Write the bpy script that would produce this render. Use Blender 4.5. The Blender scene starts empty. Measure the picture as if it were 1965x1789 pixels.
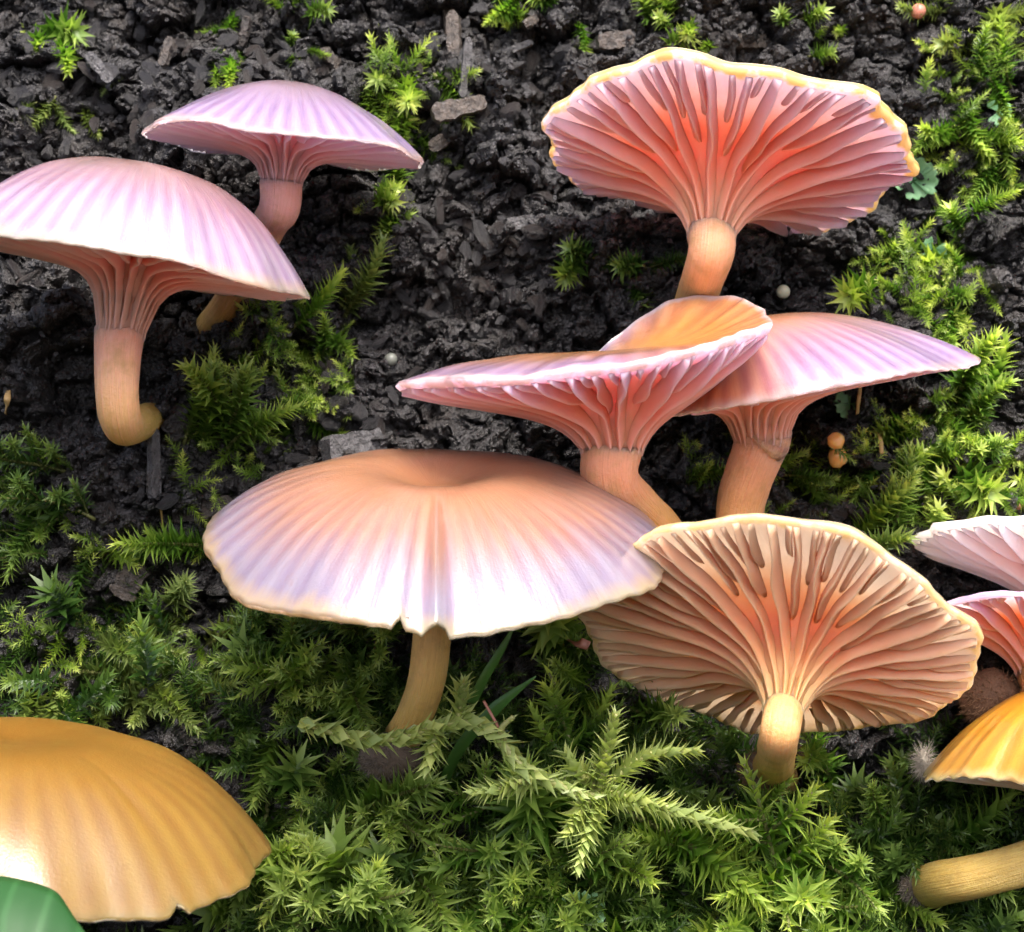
import bpy, bmesh, math, random
import numpy as np
from mathutils import Vector, Matrix, Quaternion

# 1 unit = 1 cm: a macro scene about 5 cm wide
S = bpy.context.scene
S.unit_settings.system = 'METRIC'
S.unit_settings.scale_length = 0.01
COL = S.collection
RAD = math.radians
PI = math.pi

# ------------------------------------------------------------------ camera
CAMD = 10.0
cam = bpy.data.cameras.new('camera')
cam.sensor_fit = 'HORIZONTAL'
cam.sensor_width = 36.0
cam.lens = 36.0 * CAMD / 5.0
cam.clip_start = 0.05
cam.clip_end = 500.0
cam.dof.use_dof = True
cam.dof.focus_distance = 9.85
cam.dof.aperture_fstop = 1.5
cam_ob = bpy.data.objects.new('camera', cam)
COL.objects.link(cam_ob)
cam_ob.location = (0, -CAMD, 0)
cam_ob.rotation_euler = (RAD(90), 0, 0)
S.camera = cam_ob

# ------------------------------------------------------------------ light
SUN_EL, SUN_AZ = 55.0, 12.0      # azimuth: degrees to the side of the camera's back
w = bpy.data.worlds.new('World')
S.world = w
w.use_nodes = True
wn = w.node_tree.nodes
wl = w.node_tree.links
wn.clear()
sky = wn.new('ShaderNodeTexSky')
sky.sky_type = 'NISHITA'
sky.sun_disc = False
sky.sun_elevation = RAD(SUN_EL)
sky.sun_rotation = RAD(180 - SUN_AZ)
sky.air_density = 0.55
sky.dust_density = 5.0
bg = wn.new('ShaderNodeBackground')
bg.inputs['Strength'].default_value = 0.15
wo = wn.new('ShaderNodeOutputWorld')
wl.new(sky.outputs[0], bg.inputs[0])
wl.new(bg.outputs[0], wo.inputs[0])
sun = bpy.data.lights.new('sun', 'SUN')
sun.energy = 1.5
sun.angle = RAD(24)
sun.color = (1.0, 0.95, 0.88)
sun_ob = bpy.data.objects.new('sun', sun)
COL.objects.link(sun_ob)
sd = Vector((math.cos(RAD(SUN_EL)) * math.sin(RAD(SUN_AZ)), -math.cos(RAD(SUN_EL)) * math.cos(RAD(SUN_AZ)), math.sin(RAD(SUN_EL))))
sun_ob.rotation_euler = sd.to_track_quat('Z', 'Y').to_euler()
sun_ob.location = sd * 30
S.view_settings.view_transform = 'Standard'
S.view_settings.look = 'None'
S.view_settings.exposure = 1.85
S.view_settings.gamma = 1.0
S.render.engine = 'CYCLES'
S.cycles.max_bounces = 12
S.cycles.diffuse_bounces = 9
S.cycles.glossy_bounces = 2
S.cycles.transmission_bounces = 9
S.cycles.use_denoising = True

# ------------------------------------------------------------------ helpers
KPX = 5.0 / 1965.0
def P(px, py, Y):
    f = KPX * (Y + CAMD) / CAMD
    return Vector(((px - 982.5) * f, Y, (894.5 - py) * f))
def pxs(n, Y):
    return n * KPX * (Y + CAMD) / CAMD

_rng = np.random.default_rng(7)
_T = _rng.random((256, 256))
_T2 = _rng.random((256, 256))
_T3 = _rng.random((256, 256))
_T4 = _rng.random((256, 256))
def vnoise(x, y, tab=_T):
    xi = np.floor(x).astype(int); yi = np.floor(y).astype(int)
    fx = x - xi; fy = y - yi
    fx = fx * fx * (3 - 2 * fx); fy = fy * fy * (3 - 2 * fy)
    a = tab[xi & 255, yi & 255]; b = tab[(xi + 1) & 255, yi & 255]
    c = tab[xi & 255, (yi + 1) & 255]; d = tab[(xi + 1) & 255, (yi + 1) & 255]
    return (a * (1 - fx) + b * fx) * (1 - fy) + (c * (1 - fx) + d * fx) * fy - 0.5
def fbm(x, y, o=4, tab=_T):
    s = 0; a = 1.0
    for i in range(o):
        s = s + a * vnoise(x * 2 ** i + 17.3 * i, y * 2 ** i + 9.1 * i, tab); a *= 0.5
    return s
def crumb(x, y, tilt=1.0):
    """angular cells: every cell its own height and tilt; returns height and distance to the cell border"""
    xi = np.floor(x).astype(int); yi = np.floor(y).astype(int)
    best = np.full(x.shape, 9.0); sec = np.full(x.shape, 9.0); h = np.zeros(x.shape)
    for i in (-1, 0, 1):
        for j in (-1, 0, 1):
            cx = xi + i; cy = yi + j
            a = cx & 255; b = cy & 255
            px_ = cx + _T[a, b]; py_ = cy + _T2[a, b]
            dx = x - px_; dy = y - py_
            d = dx * dx + dy * dy
            hh = _T3[a, b] - 0.5 + tilt * ((_T4[a, b] - 0.5) * dx + (_T[b, a] - 0.5) * dy)
            near = d < best
            sec = np.where(near, best, np.minimum(sec, d))
            h = np.where(near, hh, h)
            best = np.where(near, d, best)
    return h, np.sqrt(sec) - np.sqrt(best)

def smooth(a, b, x):
    t = np.clip((x - a) / (b - a), 0, 1)
    return t * t * (3 - 2 * t)

def outward(V, F):
    V = np.asarray(V, dtype=float)
    c = V.mean(0); vol = 0.0
    q = np.array([f for f in F if len(f) == 4]); 
    tri = [np.array([f for f in F if len(f) == 3])] if any(len(f) == 3 for f in F) else []
    if len(q): tri += [q[:, [0, 1, 2]], q[:, [0, 2, 3]]]
    for t in tri:
        a, b, d = V[t[:, 0]] - c, V[t[:, 1]] - c, V[t[:, 2]] - c
        vol += np.einsum('ij,ij->i', a, np.cross(b, d)).sum()
    return F if vol > 0 else [tuple(reversed(f)) for f in F]

def mesh_obj(name, verts, faces, mats=(), parent=None, smooth_sh=True, attrs=None, fm=None):
    me = bpy.data.meshes.new(name)
    verts = np.asarray(verts, dtype=np.float32)
    me.from_pydata(verts.tolist() if len(verts) < 3000 else verts, [], faces if isinstance(faces, list) else faces.tolist())
    if attrs:
        for k, v in attrs.items():
            v = np.asarray(v, dtype=np.float32)
            if v.ndim == 1:
                a = me.attributes.new(k, 'FLOAT', 'POINT'); a.data.foreach_set('value', v)
            else:
                a = me.attributes.new(k, 'FLOAT_VECTOR', 'POINT'); a.data.foreach_set('vector', v.ravel())
    for m in mats:
        me.materials.append(m)
    if fm is not None:
        me.polygons.foreach_set('material_index', np.asarray(fm, dtype=np.int32))
    me.polygons.foreach_set('use_smooth', np.full(len(me.polygons), bool(smooth_sh)))
    me.update()
    o = bpy.data.objects.new(name, me)
    COL.objects.link(o)
    if parent is not None:
        o.parent = parent
    return o
def empty(name, loc=(0, 0, 0)):
    o = bpy.data.objects.new(name, None)
    o.empty_display_size = 0.1
    COL.objects.link(o)
    o.location = loc
    return o
def tag(o, label=None, cat=None, group=None, kind=None):
    if label: o['label'] = label
    if cat: o['category'] = cat
    if group: o['group'] = group
    if kind: o['kind'] = kind
    return o

# ------------------------------------------------------------------ materials
class NT:
    def __init__(self, name):
        self.m = bpy.data.materials.new(name)
        self.m.use_nodes = True
        self.t = self.m.node_tree
        self.t.nodes.clear()
        self.out = self.n('ShaderNodeOutputMaterial')
    def n(self, typ, **kw):
        nd = self.t.nodes.new(typ)
        for k, v in kw.items():
            setattr(nd, k, v)
        return nd
    def l(self, a, b):
        self.t.links.new(a, b)
    def attr(self, name):
        return self.n('ShaderNodeAttribute', attribute_name=name)
    def noise(self, vec, scale, detail=3, rough=0.55, dist=0.0):
        nd = self.n('ShaderNodeTexNoise')
        nd.inputs['Scale'].default_value = scale
        nd.inputs['Detail'].default_value = detail
        nd.inputs['Roughness'].default_value = rough
        nd.inputs['Distortion'].default_value = dist
        if vec is not None:
            self.l(vec, nd.inputs['Vector'])
        return nd.outputs['Fac']
    def ramp(self, fac, stops, interp='LINEAR'):
        r = self.n('ShaderNodeValToRGB')
        e = r.color_ramp.elements
        r.color_ramp.interpolation = interp
        while len(e) < len(stops):
            e.new(0.5)
        for el, (p, c) in zip(e, stops):
            el.position = p
            el.color = (c[0], c[1], c[2], 1) if hasattr(c, '__len__') else (c, c, c, 1)
        self.l(fac, r.inputs[0])
        return r.outputs[0]
    def math(self, op, a, b=None, clamp=False):
        nd = self.n('ShaderNodeMath', operation=op, use_clamp=clamp)
        for i, v in enumerate((a, b)):
            if v is None: continue
            if isinstance(v, (int, float)): nd.inputs[i].default_value = v
            else: self.l(v, nd.inputs[i])
        return nd.outputs[0]
    def mix(self, fac, a, b, blend='MIX'):
        nd = self.n('ShaderNodeMix', data_type='RGBA', blend_type=blend)
        for s, v in ((nd.inputs[0], fac), (nd.inputs[6], a), (nd.inputs[7], b)):
            if isinstance(v, (int, float)): s.default_value = v
            elif isinstance(v, tuple): s.default_value = (v[0], v[1], v[2], 1)
            else: self.l(v, s)
        return nd.outputs[2]
    def bump(self, h, strength, dist):
        b = self.n('ShaderNodeBump')
        b.inputs['Strength'].default_value = strength
        b.inputs['Distance'].default_value = dist
        self.l(h, b.inputs['Height'])
        return b.outputs[0]
    def bsdf(self, col, rough=0.5, spec=0.5, sss=0.0, sscale=0.1, srad=(1, .5, .35), normal=None, coat=0.0, coat_r=0.1, coat_n=False):
        p = self.n('ShaderNodeBsdfPrincipled')
        if isinstance(col, tuple): p.inputs['Base Color'].default_value = (*col, 1)
        else: self.l(col, p.inputs['Base Color'])
        if isinstance(rough, (int, float)): p.inputs['Roughness'].default_value = rough
        else: self.l(rough, p.inputs['Roughness'])
        p.inputs['Specular IOR Level'].default_value = spec
        if sss:
            p.inputs['Subsurface Weight'].default_value = sss
            p.inputs['Subsurface Scale'].default_value = sscale
            p.inputs['Subsurface Radius'].default_value = srad
        if coat:
            p.inputs['Coat Weight'].default_value = coat
            p.inputs['Coat Roughness'].default_value = coat_r
            if coat_n and normal is not None: self.l(normal, p.inputs['Coat Normal'])
        if normal is not None:
            self.l(normal, p.inputs['Normal'])
        return p.outputs[0]
    def done(self, sh):
        self.l(sh, self.out.inputs['Surface'])
        return self.m
    def obj_coord(self):
        return self.n('ShaderNodeTexCoord').outputs['Object']

def soil_material():
    t = NT('dark_soil')
    c = t.obj_coord()
    n1 = t.noise(c, 2.2, 5, 0.6)
    n2 = t.noise(c, 14, 4, 0.65)
    n3 = t.noise(c, 60, 3, 0.7)
    base = t.ramp(n1, [(0.3, (0.002, 0.002, 0.002)), (0.5, (0.006, 0.005, 0.005)), (0.68, (0.020, 0.015, 0.012))])
    grey = t.ramp(n2, [(0.5, 0.0), (0.72, 1.0)])
    col = t.mix(t.math('MULTIPLY', grey, 0.8), base, (0.085, 0.082, 0.086))
    pale = t.ramp(n3, [(0.66, 0.0), (0.78, 1.0)])
    col = t.mix(t.math('MULTIPLY', pale, 0.6), col, (0.34, 0.30, 0.27))
    h = t.math('ADD', t.math('MULTIPLY', n2, 1.0), t.math('MULTIPLY', n3, 0.6))
    r = t.ramp(n3, [(0.35, 0.16), (0.65, 0.5)])
    return t.done(t.bsdf(col, r, 0.85, normal=t.bump(h, 1.0, 0.045)))

def crumb_material(name, a, b, pale):
    t = NT(name)
    c = t.obj_coord()
    inf = t.n('ShaderNodeObjectInfo')
    n2 = t.noise(c, 22, 5, 0.7)
    n3 = t.noise(c, 75, 3, 0.7)
    col = t.mix(n2, a, b)
    col = t.mix(t.math('MULTIPLY', inf.outputs['Random'], 0.55), col, pale)
    sp = t.ramp(n3, [(0.60, 0.0), (0.72, 1.0)])
    col = t.mix(t.math('MULTIPLY', sp, 0.6), col, (0.30, 0.30, 0.31))
    dk = t.ramp(n2, [(0.35, 0.25), (0.55, 1.0)])
    col = t.mix(1.0, col, dk, 'MULTIPLY')
    h = t.math('ADD', n2, t.math('MULTIPLY', n3, 0.5))
    r = t.ramp(n3, [(0.3, 0.18), (0.7, 0.55)])
    return t.done(t.bsdf(col, r, 0.8, normal=t.bump(h, 1.0, 0.03)))

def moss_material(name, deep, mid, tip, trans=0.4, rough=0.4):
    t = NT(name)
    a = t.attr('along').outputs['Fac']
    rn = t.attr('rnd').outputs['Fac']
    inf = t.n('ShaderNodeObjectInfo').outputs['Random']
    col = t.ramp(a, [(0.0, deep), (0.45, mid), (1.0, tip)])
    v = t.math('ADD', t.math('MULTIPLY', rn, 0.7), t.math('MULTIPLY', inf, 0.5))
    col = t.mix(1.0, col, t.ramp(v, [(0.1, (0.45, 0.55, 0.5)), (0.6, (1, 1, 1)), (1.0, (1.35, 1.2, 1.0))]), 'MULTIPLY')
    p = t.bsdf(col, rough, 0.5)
    tr = t.n('ShaderNodeBsdfTranslucent')
    t.l(t.mix(1.0, col, (1.5, 1.6, 0.8), 'MULTIPLY'), tr.inputs[0])
    mx = t.n('ShaderNodeMixShader')
    mx.inputs[0].default_value = trans
    t.l(p, mx.inputs[1]); t.l(tr.outputs[0], mx.inputs[2])
    return t.done(mx.outputs[0])

def plain(name, col, rough=0.5, sss=0.0, sscale=0.05, vary=0.25, scale=12, bump=0.0, spec=0.5):
    t = NT(name)
    n = t.noise(t.obj_coord(), scale, 4, 0.6)
    c = t.mix(n, tuple(x * (1 - vary) for x in col), tuple(min(1, x * (1 + vary)) for x in col))
    nm = t.bump(n, 0.6, bump) if bump else None
    return t.done(t.bsdf(c, rough, spec, sss, sscale, normal=nm))

def cap_material(name, centre, mid, outer, rim, gloss=0.33, p1=0.28, p2=0.62, sscale=0.22, stri=0.55, side=None, fibre=0.28, coat=0.9):
    t = NT(name)
    rad = t.attr('rad').outputs['Fac']
    pol = t.attr('pol').outputs['Vector']
    st = t.attr('stri').outputs['Fac']
    streak = t.noise(pol, 3.0, 4, 0.6)
    rr = t.math('ADD', rad, t.math('MULTIPLY', t.math('SUBTRACT', streak, 0.5), 0.30))
    col = t.ramp(rr, [(0.0, centre), (p1, tuple(0.6 * a + 0.4 * b for a, b in zip(centre, mid))), (p2, mid), (0.9, outer)])
    if side:
        sx = t.n('ShaderNodeSeparateXYZ'); t.l(pol, sx.inputs[0])
        mk = t.ramp(t.math('ADD', t.math('MULTIPLY', sx.outputs[0], side[0] / 6.0), 0.5), [(0.52, 0.0), (0.82, 1.0)])
        col = t.mix(t.math('MULTIPLY', mk, 0.85), col, side[1])
    fib = t.noise(pol, 16.0, 3, 0.6)
    col = t.mix(t.ramp(fib, [(0.42, 0.0), (0.66, fibre)]), col, t.mix(1.0, col, (0.70, 0.62, 0.66), 'MULTIPLY'))
    # translucent-striate lines over the gills
    k = t.math('MULTIPLY', st, t.ramp(rad, [(0.45, 0.0), (0.75, 1.0)]))
    dark = t.mix(1.0, col, (0.66, 0.52, 0.72), 'MULTIPLY')
    col = t.mix(t.math('MULTIPLY', k, stri), col, dark)
    rn_ = t.math('ADD', rad, t.math('MULTIPLY', t.math('SUBTRACT', t.noise(pol, 5.0, 3, 0.6), 0.5), 0.09))
    col = t.mix(t.ramp(rn_, [(0.950, 0.0), (1.0, 0.9)]), col, rim)
    spots = t.noise(t.obj_coord(), 9, 5, 0.7)
    col = t.mix(t.ramp(spots, [(0.60, 0.0), (0.78, 0.35)]), col, tuple(x * 0.7 for x in centre))
    fine = t.noise(t.obj_coord(), 70, 3, 0.6)
    h = t.math('ADD', t.math('ADD', t.math('MULTIPLY', streak, 1.8 * fibre), t.math('MULTIPLY', fib, 1.07 * fibre)), t.math('MULTIPLY', fine, 0.2))
    r = t.math('ADD', t.math('MULTIPLY', spots, 0.25), gloss - 0.12)
    return t.done(t.bsdf(col, r, 0.5, 0.8, sscale, (1.0, 0.66, 0.52), normal=t.bump(h, 0.25, 0.03), coat=coat, coat_r=0.10, coat_n=True))

def gill_material(name, inner, mid, outer, edge, stop=None, sscale=0.05, flesh=False, rim=None):
    t = NT(name)
    rad = t.attr('rad').outputs['Fac']
    dep = t.attr('dep').outputs['Fac']
    inf = t.n('ShaderNodeObjectInfo').outputs['Random']
    n = t.noise(t.obj_coord(), 6, 4, 0.6)
    rr = t.math('ADD', rad, t.math('MULTIPLY', t.math('SUBTRACT', n, 0.5), 0.25))
    def up(c):
        k = (0.74 if flesh else 0.95) / max(c)
        w_ = 0.20 if flesh else 0.22
        return tuple(min(0.95, x * k * (1 - w_) + y * w_) for x, y in zip(c, (0.95, 0.80, 0.76)))
    if flesh: inner = tuple(0.3 * x + 0.7 * y for x, y in zip(inner, mid))
    inner, mid, outer, edge = up(inner), up(mid), up(outer), up(edge)
    col = t.ramp(rr, [(0.13, stop), (0.24, tuple(0.5 * (x + y) for x, y in zip(stop, inner))), (0.34, inner), (0.58, mid), (0.92, outer)])
    if rim: col = t.mix(t.ramp(rr, [(0.97, 0.0), (1.03, 0.9)]), col, rim)
    col = t.mix(t.math('MULTIPLY', dep, 0.3), col, edge)
    col = t.mix(t.math('MULTIPLY', inf, 0.0 if flesh else 0.2), col, tuple(x * 0.85 for x in mid))
    fine = t.noise(t.obj_coord(), 45, 3, 0.6)
    nm = t.bump(fine, 0.25, 0.01)
    if flesh:
        return t.done(t.bsdf(col, 0.42, 0.35, 1.0, 0.22, (1.0, 0.92, 0.82), normal=nm))
    p = t.bsdf(col, 0.45, 0.3, 1.0, 0.035, (1.0, 0.8, 0.68), normal=nm)
    tr = t.n('ShaderNodeBsdfTranslucent')
    t.l(col, tr.inputs[0])
    mx = t.n('ShaderNodeMixShader')
    mx.inputs[0].default_value = 0.22
    t.l(p, mx.inputs[1]); t.l(tr.outputs[0], mx.inputs[2])
    return t.done(mx.outputs[0])

def stem_material(name, bottom, mid, top, sscale=0.16):
    top = tuple(0.96 * x * 0.68 / max(top) + 0.04 * y for x, y in zip(top, (0.95, 0.80, 0.76)))
    t = NT(name)
    h = t.attr('along').outputs['Fac']
    pol = t.attr('pol').outputs['Vector']
    fib = t.noise(pol, 4.0, 4, 0.65)
    hh = t.math('ADD', h, t.math('MULTIPLY', t.math('SUBTRACT', fib, 0.5), 0.18))
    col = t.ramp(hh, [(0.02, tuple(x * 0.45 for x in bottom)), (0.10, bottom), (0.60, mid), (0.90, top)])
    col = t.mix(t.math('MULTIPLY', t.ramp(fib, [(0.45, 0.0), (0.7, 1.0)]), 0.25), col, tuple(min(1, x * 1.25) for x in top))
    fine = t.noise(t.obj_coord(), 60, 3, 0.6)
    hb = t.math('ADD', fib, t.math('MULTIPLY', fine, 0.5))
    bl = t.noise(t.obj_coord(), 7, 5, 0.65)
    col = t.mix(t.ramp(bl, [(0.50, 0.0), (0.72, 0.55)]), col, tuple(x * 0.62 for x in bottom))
    f2 = t.noise(pol, 13.0, 3, 0.6)
    col = t.mix(t.ramp(f2, [(0.45, 0.0), (0.65, 0.35)]), col, t.mix(1.0, col, (0.72, 0.62, 0.55), 'MULTIPLY'))
    return t.done(t.bsdf(col, 0.45, 0.4, 0.8, sscale, (1.0, 0.75, 0.45), normal=t.bump(hb, 0.6, 0.03)))

M_soil = soil_material()
M_crumbs = [crumb_material('charcoal_crumb', (0.004, 0.004, 0.004), (0.032, 0.030, 0.032), (0.085, 0.083, 0.09)),
            crumb_material('brown_crumb', (0.006, 0.004, 0.004), (0.038, 0.029, 0.025), (0.095, 0.075, 0.065)),
            crumb_material('grey_crumb', (0.015, 0.015, 0.015), (0.075, 0.072, 0.074), (0.15, 0.148, 0.155))]
M_chip = crumb_material('wood_chip', (0.018, 0.013, 0.010), (0.065, 0.05, 0.04), (0.11, 0.085, 0.065))
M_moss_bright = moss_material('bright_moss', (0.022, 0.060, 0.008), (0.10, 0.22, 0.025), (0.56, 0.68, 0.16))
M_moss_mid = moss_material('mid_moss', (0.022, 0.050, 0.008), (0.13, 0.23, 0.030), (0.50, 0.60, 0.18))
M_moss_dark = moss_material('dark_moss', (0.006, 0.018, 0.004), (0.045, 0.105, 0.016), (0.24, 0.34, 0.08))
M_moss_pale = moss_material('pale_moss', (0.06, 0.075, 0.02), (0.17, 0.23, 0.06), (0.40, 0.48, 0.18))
M_moss_stem = plain('moss_stem', (0.12, 0.13, 0.04), 0.5)

# ------------------------------------------------------------------ the bank
def bank_base(x, z):
    return 1.05 + 0.30 * z + 0.10 * np.sin(0.9 * x + 0.6) * np.cos(0.7 * z) + 0.16 * fbm(x * 0.7 + 3, z * 0.7 + 8, 2)

def axis_coords(half, step, far):
    a = list(np.arange(-half, half + 1e-6, step))
    s = step
    while a[-1] < far:
        s *= 1.22; a.append(a[-1] + s)
    s = step
    b = []
    v = -half
    while v > -far:
        s *= 1.22; v -= s; b.append(v)
    return np.array(b[::-1] + a)
GX = axis_coords(2.95, 0.0128, 16)
GZ = axis_coords(2.70, 0.0128, 14)
XX, ZZ = np.meshgrid(GX, GZ, indexing='ij')
wx = XX + 0.10 * fbm(XX * 3.1, ZZ * 3.1, 3, _T2)
wz = ZZ + 0.10 * fbm(XX * 3.1 + 40, ZZ * 3.1 + 7, 3, _T3)
h1, e1 = crumb(wx * 2.6 + wz * 0.9, wz * 3.4, 0.8)
h2, e2 = crumb(wx * 7.0 + 20 - wz * 2, wz * 8.0 + 5, 1.0)
h3, e3 = crumb(wx * 17.0 + 70, wz * 17.0 + 31, 1.2)
pit = np.clip(fbm(XX * 2.3 + 50, ZZ * 2.3 + 11, 3), -0.6, 0.6)
DISP = 0.26 * h1 + 0.22 * np.minimum(e1, 0.30) + 0.16 * h2 + 0.17 * np.minimum(e2, 0.35) + 0.065 * h3 + 0.055 * np.minimum(e3, 0.4) \
    + 0.30 * pit + 0.03 * fbm(XX * 30, ZZ * 30, 3, _T4)
YY = bank_base(XX, ZZ) - DISP
JX = XX + 0.05 * fbm(XX * 9 + 5, ZZ * 9, 2, _T2)
JZ = ZZ + 0.05 * fbm(XX * 9, ZZ * 9 + 25, 2, _T3)
nx, nz = XX.shape
idx = np.arange(nx * nz).reshape(nx, nz)
quads = np.stack([idx[:-1, :-1], idx[1:, :-1], idx[1:, 1:], idx[:-1, 1:]], -1).reshape(-1, 4)
bank = mesh_obj('soil_bank', np.stack([JX, YY, JZ], -1).reshape(-1, 3), quads, [M_soil], smooth_sh=False)
tag(bank, 'steep bank of dark crumbly rotten wood and soil behind the mushrooms', kind='structure')

def surf(x, z):
    i = int(np.clip(np.searchsorted(GX, x), 1, nx - 1)); j = int(np.clip(np.searchsorted(GZ, z), 1, nz - 1))
    return float(min(YY[i, j], YY[i - 1, j], YY[i, j - 1], YY[i - 1, j - 1]))
def on_bank(px, py, out=0.0):
    """the point of the bank seen at a place of the picture"""
    Y = 1.0
    for _ in range(6):
        p = P(px, py, Y)
        Y = surf(p.x, p.z)
    return P(px, py, Y - out)

# ------------------------------------------------------------------ mushrooms
def periodic(table, th):
    """smooth periodic interpolation of values at equal angles"""
    n = len(table)
    t = np.asarray(table, float)
    u = (th / (2 * PI) * n) % n
    i = np.floor(u).astype(int); f = u - i
    p0, p1, p2, p3 = t[(i - 1) % n], t[i % n], t[(i + 1) % n], t[(i + 2) % n]
    return p1 + 0.5 * f * (p2 - p0 + f * (2 * p0 - 5 * p1 + 4 * p2 - p3 + f * (3 * (p1 - p2) + p3 - p0)))

def catmull(pts, n):
    pts = [np.array(p, float) for p in pts]
    pts = [2 * pts[0] - pts[1]] + pts + [2 * pts[-1] - pts[-2]]
    out = []
    seg = len(pts) - 3
    for k in range(n):
        u = k / (n - 1) * seg
        i = min(int(u), seg - 1); f = u - i
        p0, p1, p2, p3 = pts[i:i + 4]
        out.append(p1 + 0.5 * f * (p2 - p0 + f * (2 * p0 - 5 * p1 + 4 * p2 - p3 + f * (3 * (p1 - p2) + p3 - p0))))
    return np.array(out)

def tube(path, radii, ns, lumps=0.0, seed=0):
    path = np.asarray(path); n = len(path)
    tan = np.gradient(path, axis=0)
    tan /= np.linalg.norm(tan, axis=1)[:, None] + 1e-12
    ref = np.array([1.0, 0, 0]) if abs(tan[0][0]) < 0.8 else np.array([0, 1.0, 0])
    V = []; 
    a = np.linspace(0, 2 * PI, ns, endpoint=False)
    pol = []
    u = ref - tan[0] * ref.dot(tan[0]); u /= np.linalg.norm(u)
    L = np.concatenate([[0], np.cumsum(np.linalg.norm(np.diff(path, axis=0), axis=1))])
    for k in range(n):
        u = u - tan[k] * u.dot(tan[k]); u /= np.linalg.norm(u)
        v = np.cross(tan[k], u)
        rr = radii[k] * (1 + lumps * 2 * fbm(np.cos(a) * 1.2 + seed * 7.7 + 10, np.sin(a) * 1.2 + L[k] * 2.5 + 10, 3))
        V.append(path[k] + np.outer(np.cos(a) * rr, u) + np.outer(np.sin(a) * rr, v))
        pol.append(np.stack([np.cos(a) * 2, np.sin(a) * 2, np.full(ns, L[k] * 0.9)], -1))
    V = np.concatenate(V); pol = np.concatenate(pol)
    F = []
    for k in range(n - 1):
        for s in range(ns):
            F.append((k * ns + s, k * ns + (s + 1) % ns, (k + 1) * ns + (s + 1) % ns, (k + 1) * ns + s))
    V = np.vstack([V, path[0], path[-1]])
    pol = np.vstack([pol, [0, 0, 0], [0, 0, L[-1]]])
    b = n * ns
    for s in range(ns):
        F.append((b, (s + 1) % ns, s))
        F.append((b + 1, (n - 1) * ns + s, (n - 1) * ns + (s + 1) % ns))
    along = np.concatenate([np.repeat(L / L[-1], ns), [0, 1]])
    return V, F, along, pol

class Mush: pass

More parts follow.
